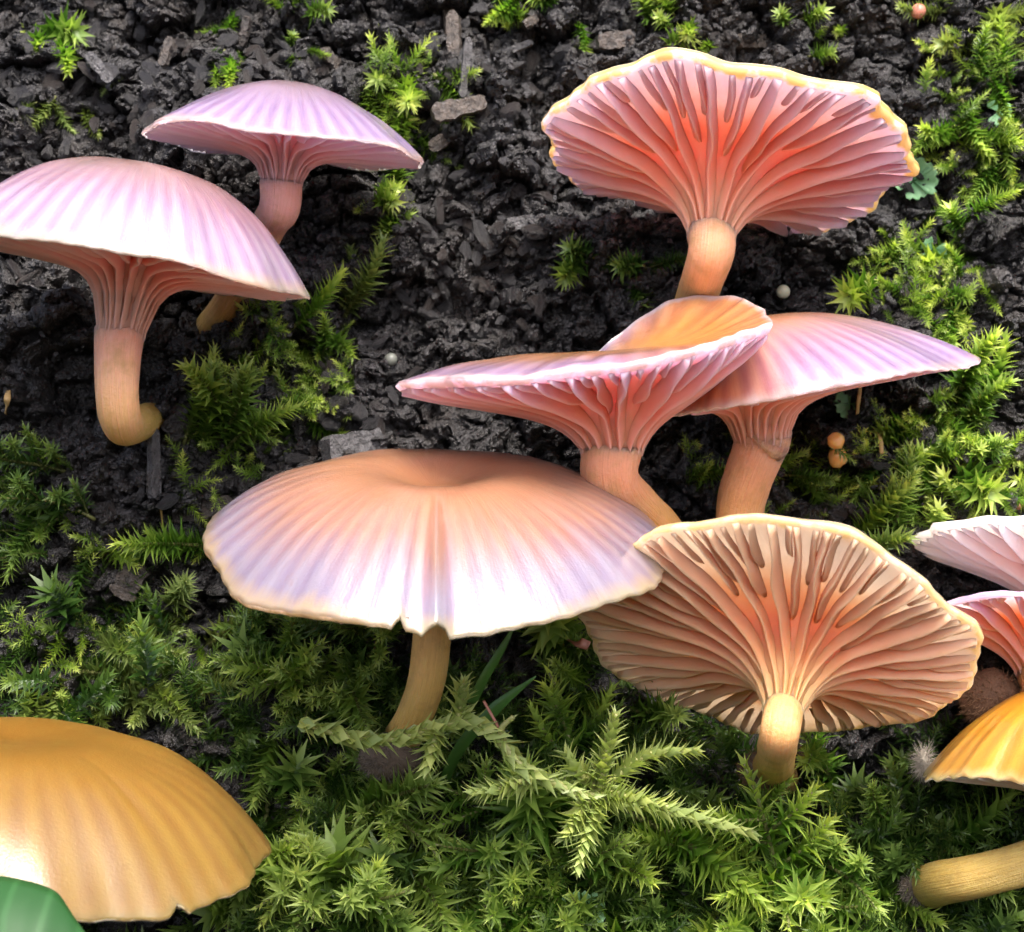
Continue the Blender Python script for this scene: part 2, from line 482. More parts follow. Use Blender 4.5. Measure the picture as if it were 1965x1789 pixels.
def mushroom(name, label, c, Y, R, roll, tilt, stem, stem_r, colors, H=0.4, dome_p=2.0, rimz=(0,) * 8, rmul=(1,) * 8, off=(0, 0),
             dep=0.0, dep_w=0.2, T0=0.12, Te=0.022, G=0.16, E=0.22, Ew=0.14, N=22, notches=(), stri=0.012, scal=0.012, flare=0.7,
             seed=1, ext=True, nth=264, rimq=2.4, gloss=0.33, wob=0.03, gill_a=0.6, stri_c=0.55, gcap=1.0, lump=0.06, blade_d=0.065, tail=0.06):
    rng = np.random.default_rng(seed)
    R = pxs(R, Y)
    C = P(*c, Y)
    a = Vector((0, 0, 1))
    a.rotate(Matrix.Rotation(RAD(tilt), 3, 'X'))          # positive: the top leans to the viewer
    a.rotate(Matrix.Rotation(RAD(roll), 3, 'Y'))          # positive: leans clockwise as seen
    X = Vector((1, 0, 0)); X = (X - a * X.dot(a)).normalized()
    Yv = a.cross(X)
    frame = Matrix(((X.x, Yv.x, a.x, C.x), (X.y, Yv.y, a.y, C.y), (X.z, Yv.z, a.z, C.z), (0, 0, 0, 1)))
    pts = []
    for s in stem:
        pts.append(on_bank(s[0], s[1], -0.22) if s[2] is None else P(*s))
    root = empty(name, pts[-1])
    tag(root, label, 'mushroom', 'mushrooms growing from the bank')
    rl = -root.location
    cm, gm, sm, um = colors
    ph = rng.random(6) * 6.28
    NG = N * 4
    def rimf(th): return periodic(rimz, th) + wob * (np.sin(3 * th + ph[0]) * 0.5 + np.sin(5 * th + ph[1]) * 0.35 + np.sin(9 * th + ph[2]) * 0.15)
    def rf(th):
        v = periodic(rmul, th) * (1 + scal * 0.30 * np.cos(NG / 2 * th + 1.5 * np.sin(3 * th + ph[3])) + scal * np.sin(7 * th + ph[4]) + scal * 0.9 * np.sin(13 * th + ph[5]))
        for (t0, wd, dr, dz) in notches:
            d = (th - RAD(t0) + PI) % (2 * PI) - PI
            v = v - dr * np.clip(1 - np.abs(d) / RAD(wd), 0, 1) ** 0.7
        return v
    def xy(r, th):
        k = rf(th)
        kk = 1 + (k - 1) * np.clip(r, 0, 1) ** 6 if notches else 1 + (k - 1) * np.clip(r, 0, 1) ** 2
        return R * (off[0] * (1 - r) + r * kk * np.cos(th)), R * (off[1] * (1 - r) + r * kk * np.sin(th))
    def ztop(r, th):
        z = H * (1 - r ** dome_p) + rimf(th) * r ** rimq - dep * np.exp(-(r / dep_w) ** 2)
        z = z - stri * (0.5 + 0.5 * np.cos(NG / 2 * th + 1.5 * np.sin(3 * th + ph[3]))) * smooth(0.4, 0.95, r)
        z = z + 0.035 * r * (1 - 0.3 * r) * 2 * fbm(r * np.cos(th) * 1.6 + 20 + seed, r * np.sin(th) * 1.6 + 20 + seed * 3, 3)
        for (t0, wd, dr, dz) in notches:
            d = (th - RAD(t0) + PI) % (2 * PI) - PI
            z = z + H * dome_p * dr * np.clip(1 - np.abs(d) / RAD(wd), 0, 1) ** 0.7 * r ** 6
            z = z - dz * np.exp(-(d / RAD(wd * 0.75)) ** 2) * smooth(0.35, 0.75, r)
        return z * R
    def thick(r): return R * (Te + (T0 - Te) * (1 - r) ** 1.2)
    rs = pxs(stem_r[-1], Y) / R
    def zedge(r, th):
        top = ztop(r, th) - thick(r)
        lim = (rimf(th) * r ** rimq - Te) * R
        for (t0, wd, dr, dz) in notches:
            d = (th - RAD(t0) + PI) % (2 * PI) - PI
            lim = lim + R * H * dome_p * dr * np.clip(1 - np.abs(d) / RAD(wd), 0, 1) ** 0.7 * r ** 6
        return np.minimum(top, lim) - R * (G * np.clip(1 - r, 0, 1) ** gill_a + 0.66 * E * np.exp(-np.clip(r - rs, 0, None) / Ew) + 0.34 * E * np.exp(-np.clip(r - rs, 0, None) / (0.28 * Ew)) + 0.05 * np.clip(rs - r, 0, 0.08 * rs) / (0.08 * rs))
    def bdep(r): return R * blade_d * np.clip((1 - r) / 0.25, 0.0, 1) ** 0.6 * (0.35 + 0.65 * smooth(rs, rs + 0.3, r))
    def zund(r, th): return np.minimum(zedge(r, th) + bdep(r), ztop(r, th) - Te * R * 0.9)
    # --- cap flesh
    th = np.linspace(0, 2 * PI, nth, endpoint=False)
    rt = 1 - (1 - np.linspace(0, 1, 46)[1:]) ** 1.35
    V = [[off[0] * R, off[1] * R, float(ztop(np.zeros(1), np.zeros(1))[0])]]
    rad = [0.0]; pol = [(0, 0, 0)]; stv = [0.0]
    V = [np.array(V)]
    sv = 0.5 + 0.5 * np.cos(NG / 2 * th + 1.5 * np.sin(3 * th + ph[3]))
    def ring(r, z, code):
        x, y = xy(np.full(nth, r), th)
        V.append(np.stack([x, y, z], -1))
        rad.extend([code] * nth)
        pol.extend(np.stack([np.cos(th) * 3, np.sin(th) * 3, np.full(nth, r * 0.55)], -1).tolist())
        stv.extend(sv.tolist())
    for r in rt: ring(r, ztop(np.full(nth, r), th), r)
    nt = len(rt)
    ring(1.006, (ztop(np.ones(nth), th) + zund(np.ones(nth), th)) / 2, 1.0)
    ru = np.array([1.0, 0.985, 0.96, 0.92, 0.86, 0.78, 0.70, 0.62, 0.54, 0.47, 0.40, 0.34, 0.28, 0.23])
    ru = np.array(sorted(list(ru[ru > rs * 1.45]) + [rs * k for k in (1.4, 1.25, 1.12, 1.04, 1.0, 0.98, 0.96, 0.94, 0.92, 0.6)], reverse=True))
    for r in ru: ring(r, zund(np.full(nth, r), th), r)
    V.append(np.array([[off[0] * R, off[1] * R, float(zund(np.zeros(1), np.zeros(1))[0])]]))
    rad.append(0.0); pol.append((0, 0, 0)); stv.append(0)
    V = np.concatenate(V)
    nr = nt + 1 + len(ru)
    F = []; fm = []
    for s in range(nth):
        F.append((0, 1 + s, 1 + (s + 1) % nth)); fm.append(0)
    for k in range(nr - 1):
        for s in range(nth):
            F.append((1 + k * nth + s, 1 + (k + 1) * nth + s, 1 + (k + 1) * nth + (s + 1) % nth, 1 + k * nth + (s + 1) % nth)); fm.append(0 if k < nt else 1)
    last = len(V) - 1
    for s in range(nth):
        F.append((1 + (nr - 1) * nth + s, last, 1 + (nr - 1) * nth + (s + 1) % nth)); fm.append(1)
    F = outward(V, F)
    cap = mesh_obj('cap', V, F, [cm, um], root, attrs={'rad': rad, 'pol': np.array(pol), 'stri': stv, 'dep': np.zeros(len(rad))}, fm=fm)
    cap.matrix_local = Matrix.Translation(rl) @ frame
    # --- stem path: bank -> cap
    cz = float(zund(np.zeros(1), np.zeros(1))[0])
    ko = 1 - rs
    up = frame @ Vector((off[0] * R * ko, off[1] * R * ko, cz + 0.3 * T0 * R))
    lo = frame @ Vector((off[0] * R * ko, off[1] * R * ko, min(float(zedge(np.array([rs]), np.zeros(1))[0]), -0.08 * R)))
    pts2 = [p for p in pts if (p - lo).dot(a) < (-0.30 if ext else -0.1) * R or p is pts[-1]]
    path = [np.array(p + rl) for p in reversed(pts2)] + ([np.array(lo - a * 0.18 * R + rl)] if ext and (pts2[0] - lo).length > 0.42 * R else []) + [np.array(lo + rl), np.array(up + rl)]
    pc = catmull(path, 90)
    seg = np.linalg.norm(np.diff(pc, axis=0), axis=1)
    L = np.concatenate([[0], np.cumsum(seg)])
    dtop = L[-1] - L
    sr = [pxs(x, Y) for x in stem_r]
    fr = L / L[-1]
    rr = np.interp(fr, np.linspace(0, 1, len(sr)), sr)
    sa_ = ((pc - np.array(C + rl)) @ np.array(a)) / R
    slo = float((lo - C).dot(a)) / R
    r_lo = float(rr[int(np.argmin(np.abs(sa_ - slo)))])
    rr = rr * (1 + (rs * R * 1.0 / r_lo - 1) * smooth(slo - 0.45, slo, sa_))
    rr = rr * (1 - 0.0 * smooth(slo - 0.25, slo, sa_) + 0.5 * flare * smooth(slo + 0.06, slo + 0.40, sa_))
    tv, tf, al, po = tube(pc, rr, 30, lump, seed)
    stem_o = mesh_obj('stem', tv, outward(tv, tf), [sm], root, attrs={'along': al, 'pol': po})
    # --- gills, each a thin blade of its own
    tot = NG
    for g in range(tot):
        lev = 0 if g % 4 == 0 else (1 if g % 4 == 2 else 2)
        t0 = 2 * PI * (g + 0.5 * (rng.random() - 0.5)) / tot + 0.01
        if lev == 0: r0 = rs * 1.05
        elif lev == 1: r0 = 0.30 + 0.22 * rng.random()
        else: r0 = 0.58 + 0.24 * rng.random()
        r1 = 0.985 - 0.015 * rng.random()
        ns = 20 if lev == 0 else (14 if lev == 1 else 9)
        q = np.linspace(0, 1, ns)
        r = r0 + (r1 - r0) * q
        nd = 5
        dpt = bdep(r) / R * (0.85 + 0.3 * rng.random()) * (1 if lev == 0 else (0.75 if lev == 1 else 0.45)) + 0.006
        if lev:
            dpt = dpt * np.clip(q / 0.3, 0.02, 1) ** 0.6
        wav = (0.020 * np.sin(r * (7 + 3 * rng.random()) + rng.random() * 6.28) + 0.010 * np.sin(r * 19 + rng.random() * 6.28))
        lean = 0.05 * (rng.random() - 0.5)
        hb = 0.0068 * (1.0 if lev == 0 else (0.85 if lev == 1 else 0.7))
        GV = []; grad = []; gdep = []
        for side in (1, -1):
            for k in range(nd):
                t = k / (nd - 1)
                off_th = (wav * (0.3 + 0.7 * t) + lean * t) / np.maximum(r, 0.15)
                neff = N * (1 + smooth(0.30, 0.52, r) + 2 * smooth(0.58, 0.82, r))
                thk = np.minimum(0.80 * PI / neff, 0.030 / np.maximum(r, 0.1)) * (1 - t) ** 1.1 * (1 if lev == 0 else 0.85) + hb * 0.45 / np.maximum(r, 0.12)
                thv = t0 + off_th * 0.6 + side * thk
                x, y = xy(r, thv)
                z = zund(r, np.full(ns, t0)) + 0.010 * R * (1 - t) - t * dpt * R
                GV.append(np.stack([x, y, z], -1)); grad.append(r); gdep.append(np.full(ns, t))
        if lev == 0:                       # the gill runs a little way down the stem as a fading ridge
            nt_ = 6; tl = tail * (0.5 + 0.8 * rng.random())
            ze = float(zedge(np.array([rs * 1.02]), np.array([t0]))[0])
            u = np.linspace(1, 0, nt_, endpoint=False)
            nn = 0
            for side in (1, -1):
                for k in range(nd):
                    t = k / (nd - 1)
                    rr_ = rs * (0.76 + t * (0.20 + 0.11 * (1 - u)))
                    thv = t0 + (wav[0] * (0.3 + 0.7 * t) + lean * t) / max(r0, 0.15) * 0.6 * (1 - 0.5 * u) + side * hb * (1 - 0.6 * t) / max(rs, 0.12) * 0.6 * (1 - 0.6 * u)
                    x, y = xy(rr_, thv)
                    tv_ = np.stack([x, y, ze - u * tl * R + 0 * x], -1)
                    GV[nn] = np.concatenate([tv_, GV[nn]]); grad[nn] = np.concatenate([rs + 0 * u, grad[nn]]); gdep[nn] = np.concatenate([t + 0 * u, gdep[nn]])
                    nn += 1
            ns = ns + nt_
        GV = np.concatenate(GV); grad = np.concatenate(grad); gdep = np.concatenate(gdep)
        A = lambda sd, k, i: (sd * nd + k) * ns + i
        GF = []
        for i in range(ns - 1):
            for k in range(nd - 1):
                GF.append((A(0, k, i), A(0, k + 1, i), A(0, k + 1, i + 1), A(0, k, i + 1)))
                GF.append((A(1, k, i), A(1, k, i + 1), A(1, k + 1, i + 1), A(1, k + 1, i)))
            GF.append((A(0, 0, i), A(0, 0, i + 1), A(1, 0, i + 1), A(1, 0, i)))
            GF.append((A(0, nd - 1, i), A(1, nd - 1, i), A(1, nd - 1, i + 1), A(0, nd - 1, i + 1)))
        for k in range(nd - 1):
            GF.append((A(0, k, 0), A(1, k, 0), A(1, k + 1, 0), A(0, k + 1, 0)))
            GF.append((A(0, k, ns - 1), A(0, k + 1, ns - 1), A(1, k + 1, ns - 1), A(1, k, ns - 1)))
        mesh_obj('gill', GV, outward(GV, GF), [gm], cap, attrs={'rad': grad, 'dep': gdep})
    m = Mush(); m.root = root; m.cap = cap; m.stem = stem_o; m.frame = frame; m.R = R; m.C = C; m.base = pts[-1]
    return m

OCH = (0.62, 0.40, 0.13)
def cols(tag_, cap, gill, stem, **kw):
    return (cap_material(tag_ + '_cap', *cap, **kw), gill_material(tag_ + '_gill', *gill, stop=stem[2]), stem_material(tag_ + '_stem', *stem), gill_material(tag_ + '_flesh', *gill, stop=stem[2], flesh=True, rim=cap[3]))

m1 = mushroom('mushroom', 'domed pale lilac mushroom with ochre stem hooking back into the bank', (243, 503), 0.10, 352, 10, 0,
    [(226, 700, -0.02), (225, 750, -0.06), (234, 812, 0.04), (256, 815, 0.42), (292, 800, None)], [32, 35, 38, 38, 40, 46],
    cols('pale_lilac', [(0.206, 0.122, 0.085), (0.280, 0.182, 0.219), (0.328, 0.267, 0.334), (0.377, 0.280, 0.206)],
         [(0.756, 0.188, 0.121), (0.756, 0.308, 0.241), (0.713, 0.387, 0.363), (0.778, 0.450, 0.400)],
         [(0.54, 0.37, 0.08), (0.56, 0.39, 0.11), (0.66, 0.33, 0.22)], p1=0.38, p2=0.68, stri=0.8),
    H=0.54, dome_p=2.6, G=0.04, E=0.34, Ew=0.085, N=24, seed=3, off=(0.04, 0), flare=0.7, stri=0.005)
m2 = mushroom('mushroom', 'small lilac mushroom with peaked cap and pink stem, above the pale domed one', (546, 282), 0.62, 267, 5, 3,
    [(534, 370, 0.70), (512, 440, 0.85), (455, 560, 1.0), (395, 640, None)], [32, 33, 34, 35, 40],
    cols('lilac', [(0.182, 0.115, 0.115), (0.255, 0.189, 0.280), (0.304, 0.243, 0.353), (0.353, 0.262, 0.243)],
         [(0.734, 0.243, 0.222), (0.670, 0.346, 0.448), (0.641, 0.448, 0.670), (0.734, 0.511, 0.620)],
         [(0.56, 0.36, 0.10), (0.62, 0.34, 0.18), (0.66, 0.34, 0.30)], p1=0.34, p2=0.64, stri=0.8),
    H=0.47, dome_p=1.75, G=0.03, E=0.21, Ew=0.10, N=22, seed=8, flare=0.7, rimz=(-.03, 0, 0, 0, .02, .03, .04, .03), stri=0.005)
m3 = mushroom('mushroom', 'large salmon pink mushroom showing all its gills, topmost over the wavy cap', (1396, 286), 0.55, 346, 7, -16,
    [(1350, 525, 0.95), (1335, 575, 1.15), (1318, 620, 1.22), (1300, 660, None)], [36, 36, 38, 42, 46],
    cols('salmon', [(0.502, 0.274, 0.076), (0.517, 0.304, 0.106), (0.547, 0.334, 0.106), (0.593, 0.365, 0.106)],
         [(0.864, 0.170, 0.026), (0.821, 0.255, 0.163), (0.734, 0.433, 0.565), (0.821, 0.417, 0.392)],
         [(0.60, 0.38, 0.12), (0.66, 0.38, 0.15), (0.74, 0.38, 0.22)]),
    H=-0.08, dome_p=1.6, T0=0.07, Te=0.045, G=0.14, E=0.24, Ew=0.20, N=18, blade_d=0.075, seed=12, rimz=(-.02, 0.02, 0.04, 0, -.02, .02, .03, .03),
    rmul=(1.0, 1.02, .98, .98, 1.0, 1.02, 1.0, 1.03), flare=0.55, scal=0.028, wob=0.05, off=(-0.05, 0), gill_a=0.45, stri=0.006)
m4 = mushroom('mushroom', 'wavy pink mushroom with one side of its cap turned up in an orange lobe', (1128, 722), -0.15, 358, 0, 0,
    [(1205, 900, -0.08), (1232, 960, 0.08), (1265, 1020, 0.35), (1300, 1080, None)], [42, 46, 48, 48, 52, 60],
    cols('wavy_pink', [(0.365, 0.158, 0.037), (0.341, 0.182, 0.110), (0.292, 0.206, 0.292), (0.414, 0.292, 0.304)],
         [(0.842, 0.181, 0.046), (0.799, 0.280, 0.205), (0.713, 0.412, 0.599), (0.821, 0.492, 0.570)],
         [(0.60, 0.37, 0.10), (0.64, 0.36, 0.13), (0.72, 0.31, 0.16)], p1=0.38, p2=0.68, side=(1, (0.50, 0.20, 0.04))),
    H=0.13, dome_p=2.0, rimz=(.34, .48, .12, .0, -.05, -.02, .0, .15), rmul=(.97, .93, .62, .72, 1.0, .95, .88, .92), off=(0.16, 0),
    G=0.20, E=0.20, Ew=0.2, N=18, blade_d=0.085, seed=21, flare=0.7, rimq=2.0, scal=0.022, stri=0.005, Te=0.02, gill_a=0.4)
m5 = mushroom('mushroom', 'lilac mushroom with striped orange-flanked cap, tucked behind the wavy pink one', (1560, 735), 0.42, 306, -10, 3,
    [(1428, 880, 0.42), (1424, 950, 0.50), (1415, 1030, 0.62), (1405, 1090, None)], [48, 47, 46, 47, 48, 54],
    cols('striped_lilac', [(0.375, 0.171, 0.043), (0.300, 0.181, 0.203), (0.289, 0.224, 0.332), (0.364, 0.257, 0.246)],
         [(0.821, 0.234, 0.117), (0.756, 0.331, 0.331), (0.713, 0.438, 0.627), (0.778, 0.501, 0.581)],
         [(0.60, 0.38, 0.10), (0.64, 0.37, 0.14), (0.72, 0.35, 0.20)], p1=0.35, p2=0.6, stri=0.9, side=(-1, (0.56, 0.22, 0.05))),
    H=0.47, dome_p=2.4, off=(-0.45, 0), G=0.04, E=0.24, Ew=0.10, N=24, seed=31, flare=0.6, scal=0.02, stri=0.008)
m6 = mushroom('mushroom', 'wide tan and white mushroom with split rim and dented crown', (842, 1050), -0.42, 443, 1, 15,
    [(838, 1230, -0.30), (818, 1310, -0.22), (782, 1400, 0.05), (745, 1455, None)], [50, 42, 38, 36, 36, 36],
    cols('tan', [(0.29, 0.13, 0.058), (0.28, 0.16, 0.115), (0.215, 0.185, 0.225), (0.29, 0.21, 0.12)],
         [(0.670, 0.298, 0.090), (0.670, 0.346, 0.165), (0.670, 0.421, 0.274), (0.713, 0.412, 0.268)],
         [(0.46, 0.30, 0.09), (0.56, 0.37, 0.11), (0.58, 0.38, 0.13)], p1=0.45, p2=0.68),
    H=0.36, dome_p=2.9, dep=0.12, dep_w=0.22, off=(-0.02, 0.10), G=0.06, E=0.22, N=26, seed=41, flare=0.4, nth=420,
    rimz=(.03, 0, 0, 0, .06, .0, -.02, .02), rmul=(1, 1, 1, 1, 1, 1.0, 1.02, 1.0),
    notches=((271.5, 2.8, 0.10, 0.085), (263, 1.3, 0.05, 0.015)), scal=0.010, stri=0.004, wob=0.035)
m7 = mushroom('mushroom', 'big peach mushroom with fan of gills and short stem, under the wide tan cap', (1486, 1210), -0.34, 376, 15, -34,
    [(1512, 1410, -0.46), (1508, 1455, -0.12), (1480, 1500, None)], [46, 40, 37, 38],
    cols('peach', [(0.502, 0.258, 0.068), (0.517, 0.289, 0.106), (0.547, 0.334, 0.137), (0.578, 0.365, 0.137)],
         [(0.90, 0.25, 0.03), (0.90, 0.35, 0.12), (0.90, 0.50, 0.27), (0.90, 0.46, 0.22)],
         [(0.52, 0.34, 0.10), (0.62, 0.38, 0.12), (0.70, 0.38, 0.14)]),
    H=-0.06, dome_p=1.7, T0=0.06, Te=0.03, G=0.09, E=0.24, Ew=0.16, N=22, blade_d=0.06, off=(0.12, 0), seed=52, rimz=(.02, .02, -.02, 0, .02, 0, .03, .0),
    rmul=(1.03, 1.02, 1.0, 1.02, 1.02, .98, 1.02, .98), flare=0.5, scal=0.016, gill_a=0.45, stri=0.005)
m8 = mushroom('mushroom', 'violet rimmed mushroom with orange funnel, half hidden behind the peach one', (2018, 1155), 0.10, 262, -3, -9,
    [(1965, 1300, 0.15), (1950, 1360, 0.3), (1925, 1420, None)], [60, 58, 56, 60],
    cols('violet', [(0.380, 0.213, 0.167), (0.380, 0.243, 0.304), (0.365, 0.258, 0.441), (0.426, 0.304, 0.456)],
         [(0.821, 0.193, 0.027), (0.778, 0.260, 0.120), (0.619, 0.350, 0.648), (0.734, 0.433, 0.677)],
         [(0.52, 0.28, 0.10), (0.66, 0.30, 0.10), (0.76, 0.28, 0.09)]),
    H=-0.05, T0=.08, G=0.16, E=0.25, Ew=0.28, N=18, blade_d=0.09, seed=61, flare=0.8, off=(-0.1, 0), stri=0.005)
m9 = mushroom('mushroom', 'pale whitish pink mushroom with folded translucent gills, above the violet one', (2050, 1045), 0.45, 285, 6, -11,
    [(2050, 1180, 0.6), (2040, 1260, None)], [40, 42, 46],
    cols('whitish', [(0.7, 0.52, 0.46), (0.72, 0.6, 0.58), (0.76, 0.72, 0.70), (0.78, 0.74, 0.68)],
         [(0.76, 0.46, 0.40), (0.78, 0.60, 0.56), (0.80, 0.76, 0.74), (0.84, 0.76, 0.72)],
         [(0.6, 0.4, 0.2), (0.66, 0.46, 0.3), (0.72, 0.5, 0.4)]),
    H=-0.04, T0=.06, G=0.20, E=0.2, Ew=0.3, N=14, blade_d=0.10, seed=71, scal=0.03, gill_a=0.4, stri=0.01)
m10 = mushroom('mushroom', 'glossy golden yellow mushroom with scalloped rim and stem crossing the dark moss', (2062, 1480), -0.18, 282, 0, -4,
    [(2062, 1600, -0.2), (2010, 1650, -0.30), (1900, 1676, -0.28), (1810, 1695, -0.10), (1750, 1708, None)], [44, 42, 42, 42, 40],
    cols('golden', [(0.426, 0.160, 0.011), (0.471, 0.220, 0.015), (0.486, 0.258, 0.038), (0.502, 0.319, 0.129)],
         [(0.540, 0.321, 0.157), (0.583, 0.389, 0.252), (0.605, 0.437, 0.333), (0.648, 0.479, 0.375)],
         [(0.32, 0.22, 0.08), (0.44, 0.31, 0.08), (0.52, 0.37, 0.11)]),
    H=0.62, dome_p=1.8, G=0.10, E=0.2, N=20, seed=81, gloss=0.18, stri=0.025, scal=0.03)
m12 = mushroom('mushroom', 'plump ochre yellow mushroom beside the smooth green leaf', (62, 1620), -0.80, 448, 5, 3,
    [(110, 1790, -0.8), (130, 1850, -0.5), (160, 1930, None)], [44, 46, 48],
    cols('ochre', [(0.155, 0.070, 0.009), (0.195, 0.108, 0.019), (0.21, 0.128, 0.027), (0.20, 0.12, 0.03)],
         [(0.562, 0.316, 0.078), (0.605, 0.358, 0.111), (0.605, 0.384, 0.151), (0.626, 0.405, 0.169)],
         [(0.46, 0.3, 0.09), (0.52, 0.34, 0.1), (0.56, 0.36, 0.12)], p1=0.4, p2=0.7, fibre=0.05, coat=0.25),
    H=0.47, dome_p=3.8, G=0.06, E=0.18, N=22, seed=91, rimz=(.02, 0, 0, 0, 0, .02, .02, -.03), gloss=0.5, off=(-0.15, 0.1), dep=0.05, dep_w=0.25,
    notches=((318, 2, 0.03, 0.01),), scal=0.014, stri=0.003)

# ------------------------------------------------------------------ moss shoots
def leaf_shape(fine):
    """local leaf: grows along +Z from the origin, opens towards +X (blade across Y); unit length"""
    if fine:
        st = [(0.0, 0.12, 0.0), (0.22, 0.20, 0.02), (0.48, 0.12, 0.09), (0.74, 0.045, 0.20)]
        V = []; F = []
        for (z, hw, x) in st:
            V += [(x - 0.05 * (hw / 0.2), -hw, z), (x + 0.02, 0, z), (x - 0.05 * (hw / 0.2), hw, z)]
        V.append((0.36, 0, 1.0))
        for k in range(3):
            b = k * 3
            F += [(b, b + 1, b + 4, b + 3), (b + 1, b + 2, b + 5, b + 4)]
        F += [(9, 10, 12), (10, 11, 12)]
    else:
        V = [(0, 0, 0), (0.01, -0.135, 0.28), (0.05, 0, 0.28), (0.01, 0.135, 0.28), (0.32, 0, 1.0)]
        F = [(0, 2, 1), (0, 3, 2), (1, 2, 4), (2, 3, 4)]
    return np.array(V, float), F

def shoot_axis(rng, length, curve, n=14):
    t = np.linspace(0, 1, n)
    ph = rng.random() * 6.28
    x = length * curve * t ** 2; y = length * 0.08 * np.sin(3 * t + ph) * t
    return np.stack([x, y, length * t * (1 - 0.25 * curve * t)], -1)

def leafy_axis(rng, ax, nleaf, leaf_len, width, spread, fine, taper=0.45, start=0.05, base_along=0.0, tip_tuft=True):
    LV, LF = leaf_shape(fine)
    n = len(ax)
    tan = np.gradient(ax, axis=0); tan /= np.linalg.norm(tan, axis=1)[:, None]
    V = []; F = []; A = []
    gold = 2.39996
    for k in range(nleaf):
        t = start + (1 - start) * (k + 0.5 * rng.random()) / nleaf
        u = min(t, 0.999) * (n - 1); i = int(u); f = u - i
        p = ax[i] * (1 - f) + ax[i + 1] * f; d = tan[i]
        ref = np.array([0, 1.0, 0]) if abs(d[1]) < 0.9 else np.array([1.0, 0, 0])
        e1 = np.cross(d, ref); e1 /= np.linalg.norm(e1); e2 = np.cross(d, e1)
        ang = gold * k + 0.4 * rng.random()
        o = e1 * math.cos(ang) + e2 * math.sin(ang)
        sp = spread * (1 - 0.55 * t ** 2) * (0.8 + 0.5 * rng.random())
        if tip_tuft and t > 0.93: sp *= 0.4
        g = d * math.cos(sp) + o * math.sin(sp)
        ox = o * math.cos(sp) - d * math.sin(sp)
        yv = np.cross(g, ox)
        L = leaf_len * (1 - taper * abs(2 * t - 0.9) ** 1.5) * (0.75 + 0.5 * rng.random())
        W = L * width
        tw = LV * np.array([L * rng.uniform(0.5, 1.5), W * 2.2, L])
        b = len(V) * len(LV)
        V.append(p + np.outer(tw[:, 0], ox) + np.outer(tw[:, 1], yv) + np.outer(tw[:, 2], g))
        F += [tuple(b + q for q in fc) for fc in LF]
        A.append(np.clip(base_along + (1 - base_along) * (0.75 * t + 0.3 * LV[:, 2]) - 0.05, 0, 1))
    return np.concatenate(V), F, np.concatenate(A)

def make_shoot(seed, kind, fine):
    rng = np.random.default_rng(seed)
    parts = []
    if kind == 'feather':
        ax = shoot_axis(rng, 1.0, rng.uniform(0.1, 0.5))
        V, F, A = leafy_axis(rng, ax, 120 if fine else 66, 0.22, 0.34, 0.75, fine)
        axes = [(ax, 0.022)]
    elif kind == 'plump':
        ax = shoot_axis(rng, 1.0, rng.uniform(0.05, 0.3))
        V, F, A = leafy_axis(rng, ax, 90 if fine else 46, 0.25, 0.50, 0.62, fine, taper=0.3)
        axes = [(ax, 0.026)]
    elif kind == 'star':
        ax = shoot_axis(rng, 0.6, 0.1)
        V, F, A = leafy_axis(rng, ax, 56 if fine else 32, 0.32, 0.52, 0.95, fine, taper=0.1, start=0.15, tip_tuft=False)
        axes = [(ax, 0.026)]
    else:                                   # frond: a main shoot with side shoots
        ax = shoot_axis(rng, 1.0, rng.uniform(0.15, 0.45))
        V, F, A = leafy_axis(rng, ax, 60 if fine else 30, 0.16, 0.38, 0.7, fine)
        axes = [(ax, 0.02)]
        VV = [V]; AA = [A]; nb = 7
        for k in range(nb):
            t = 0.15 + 0.7 * k / nb
            i = int(t * 13)
            side = 1 if k % 2 else -1
            l2 = 0.55 * (1 - 0.5 * t) * rng.uniform(0.7, 1.2)
            a2 = shoot_axis(rng, l2, rng.uniform(0.1, 0.4), 8)
            ang = side * rng.uniform(0.7, 1.1)
            tw = rng.uniform(-0.5, 0.5)
            Rm = np.array(Matrix.Rotation(tw, 3, 'Z') @ Matrix.Rotation(ang, 3, 'X'))
            a2 = ax[i] + a2 @ Rm.T
            v2, f2, al2 = leafy_axis(rng, a2, 40 if fine else 20, 0.14, 0.38, 0.7, fine, base_along=0.3)
            b = sum(len(q) for q in VV)
            F += [tuple(b + q for q in fc) for fc in f2]
            VV.append(v2); AA.append(al2); axes.append((a2, 0.013))
        V = np.concatenate(VV); A = np.concatenate(AA)
    SV = []; SF = []
    for (a_, r_) in axes:
        tv, tf, _, _ = tube(a_, np.linspace(r_, r_ * 0.4, len(a_)), 5)
        b = sum(len(q) for q in SV)
        SF += [tuple(b + q for q in f) for f in tf]; SV.append(tv)
    return (V, F, A), (np.concatenate(SV), SF)

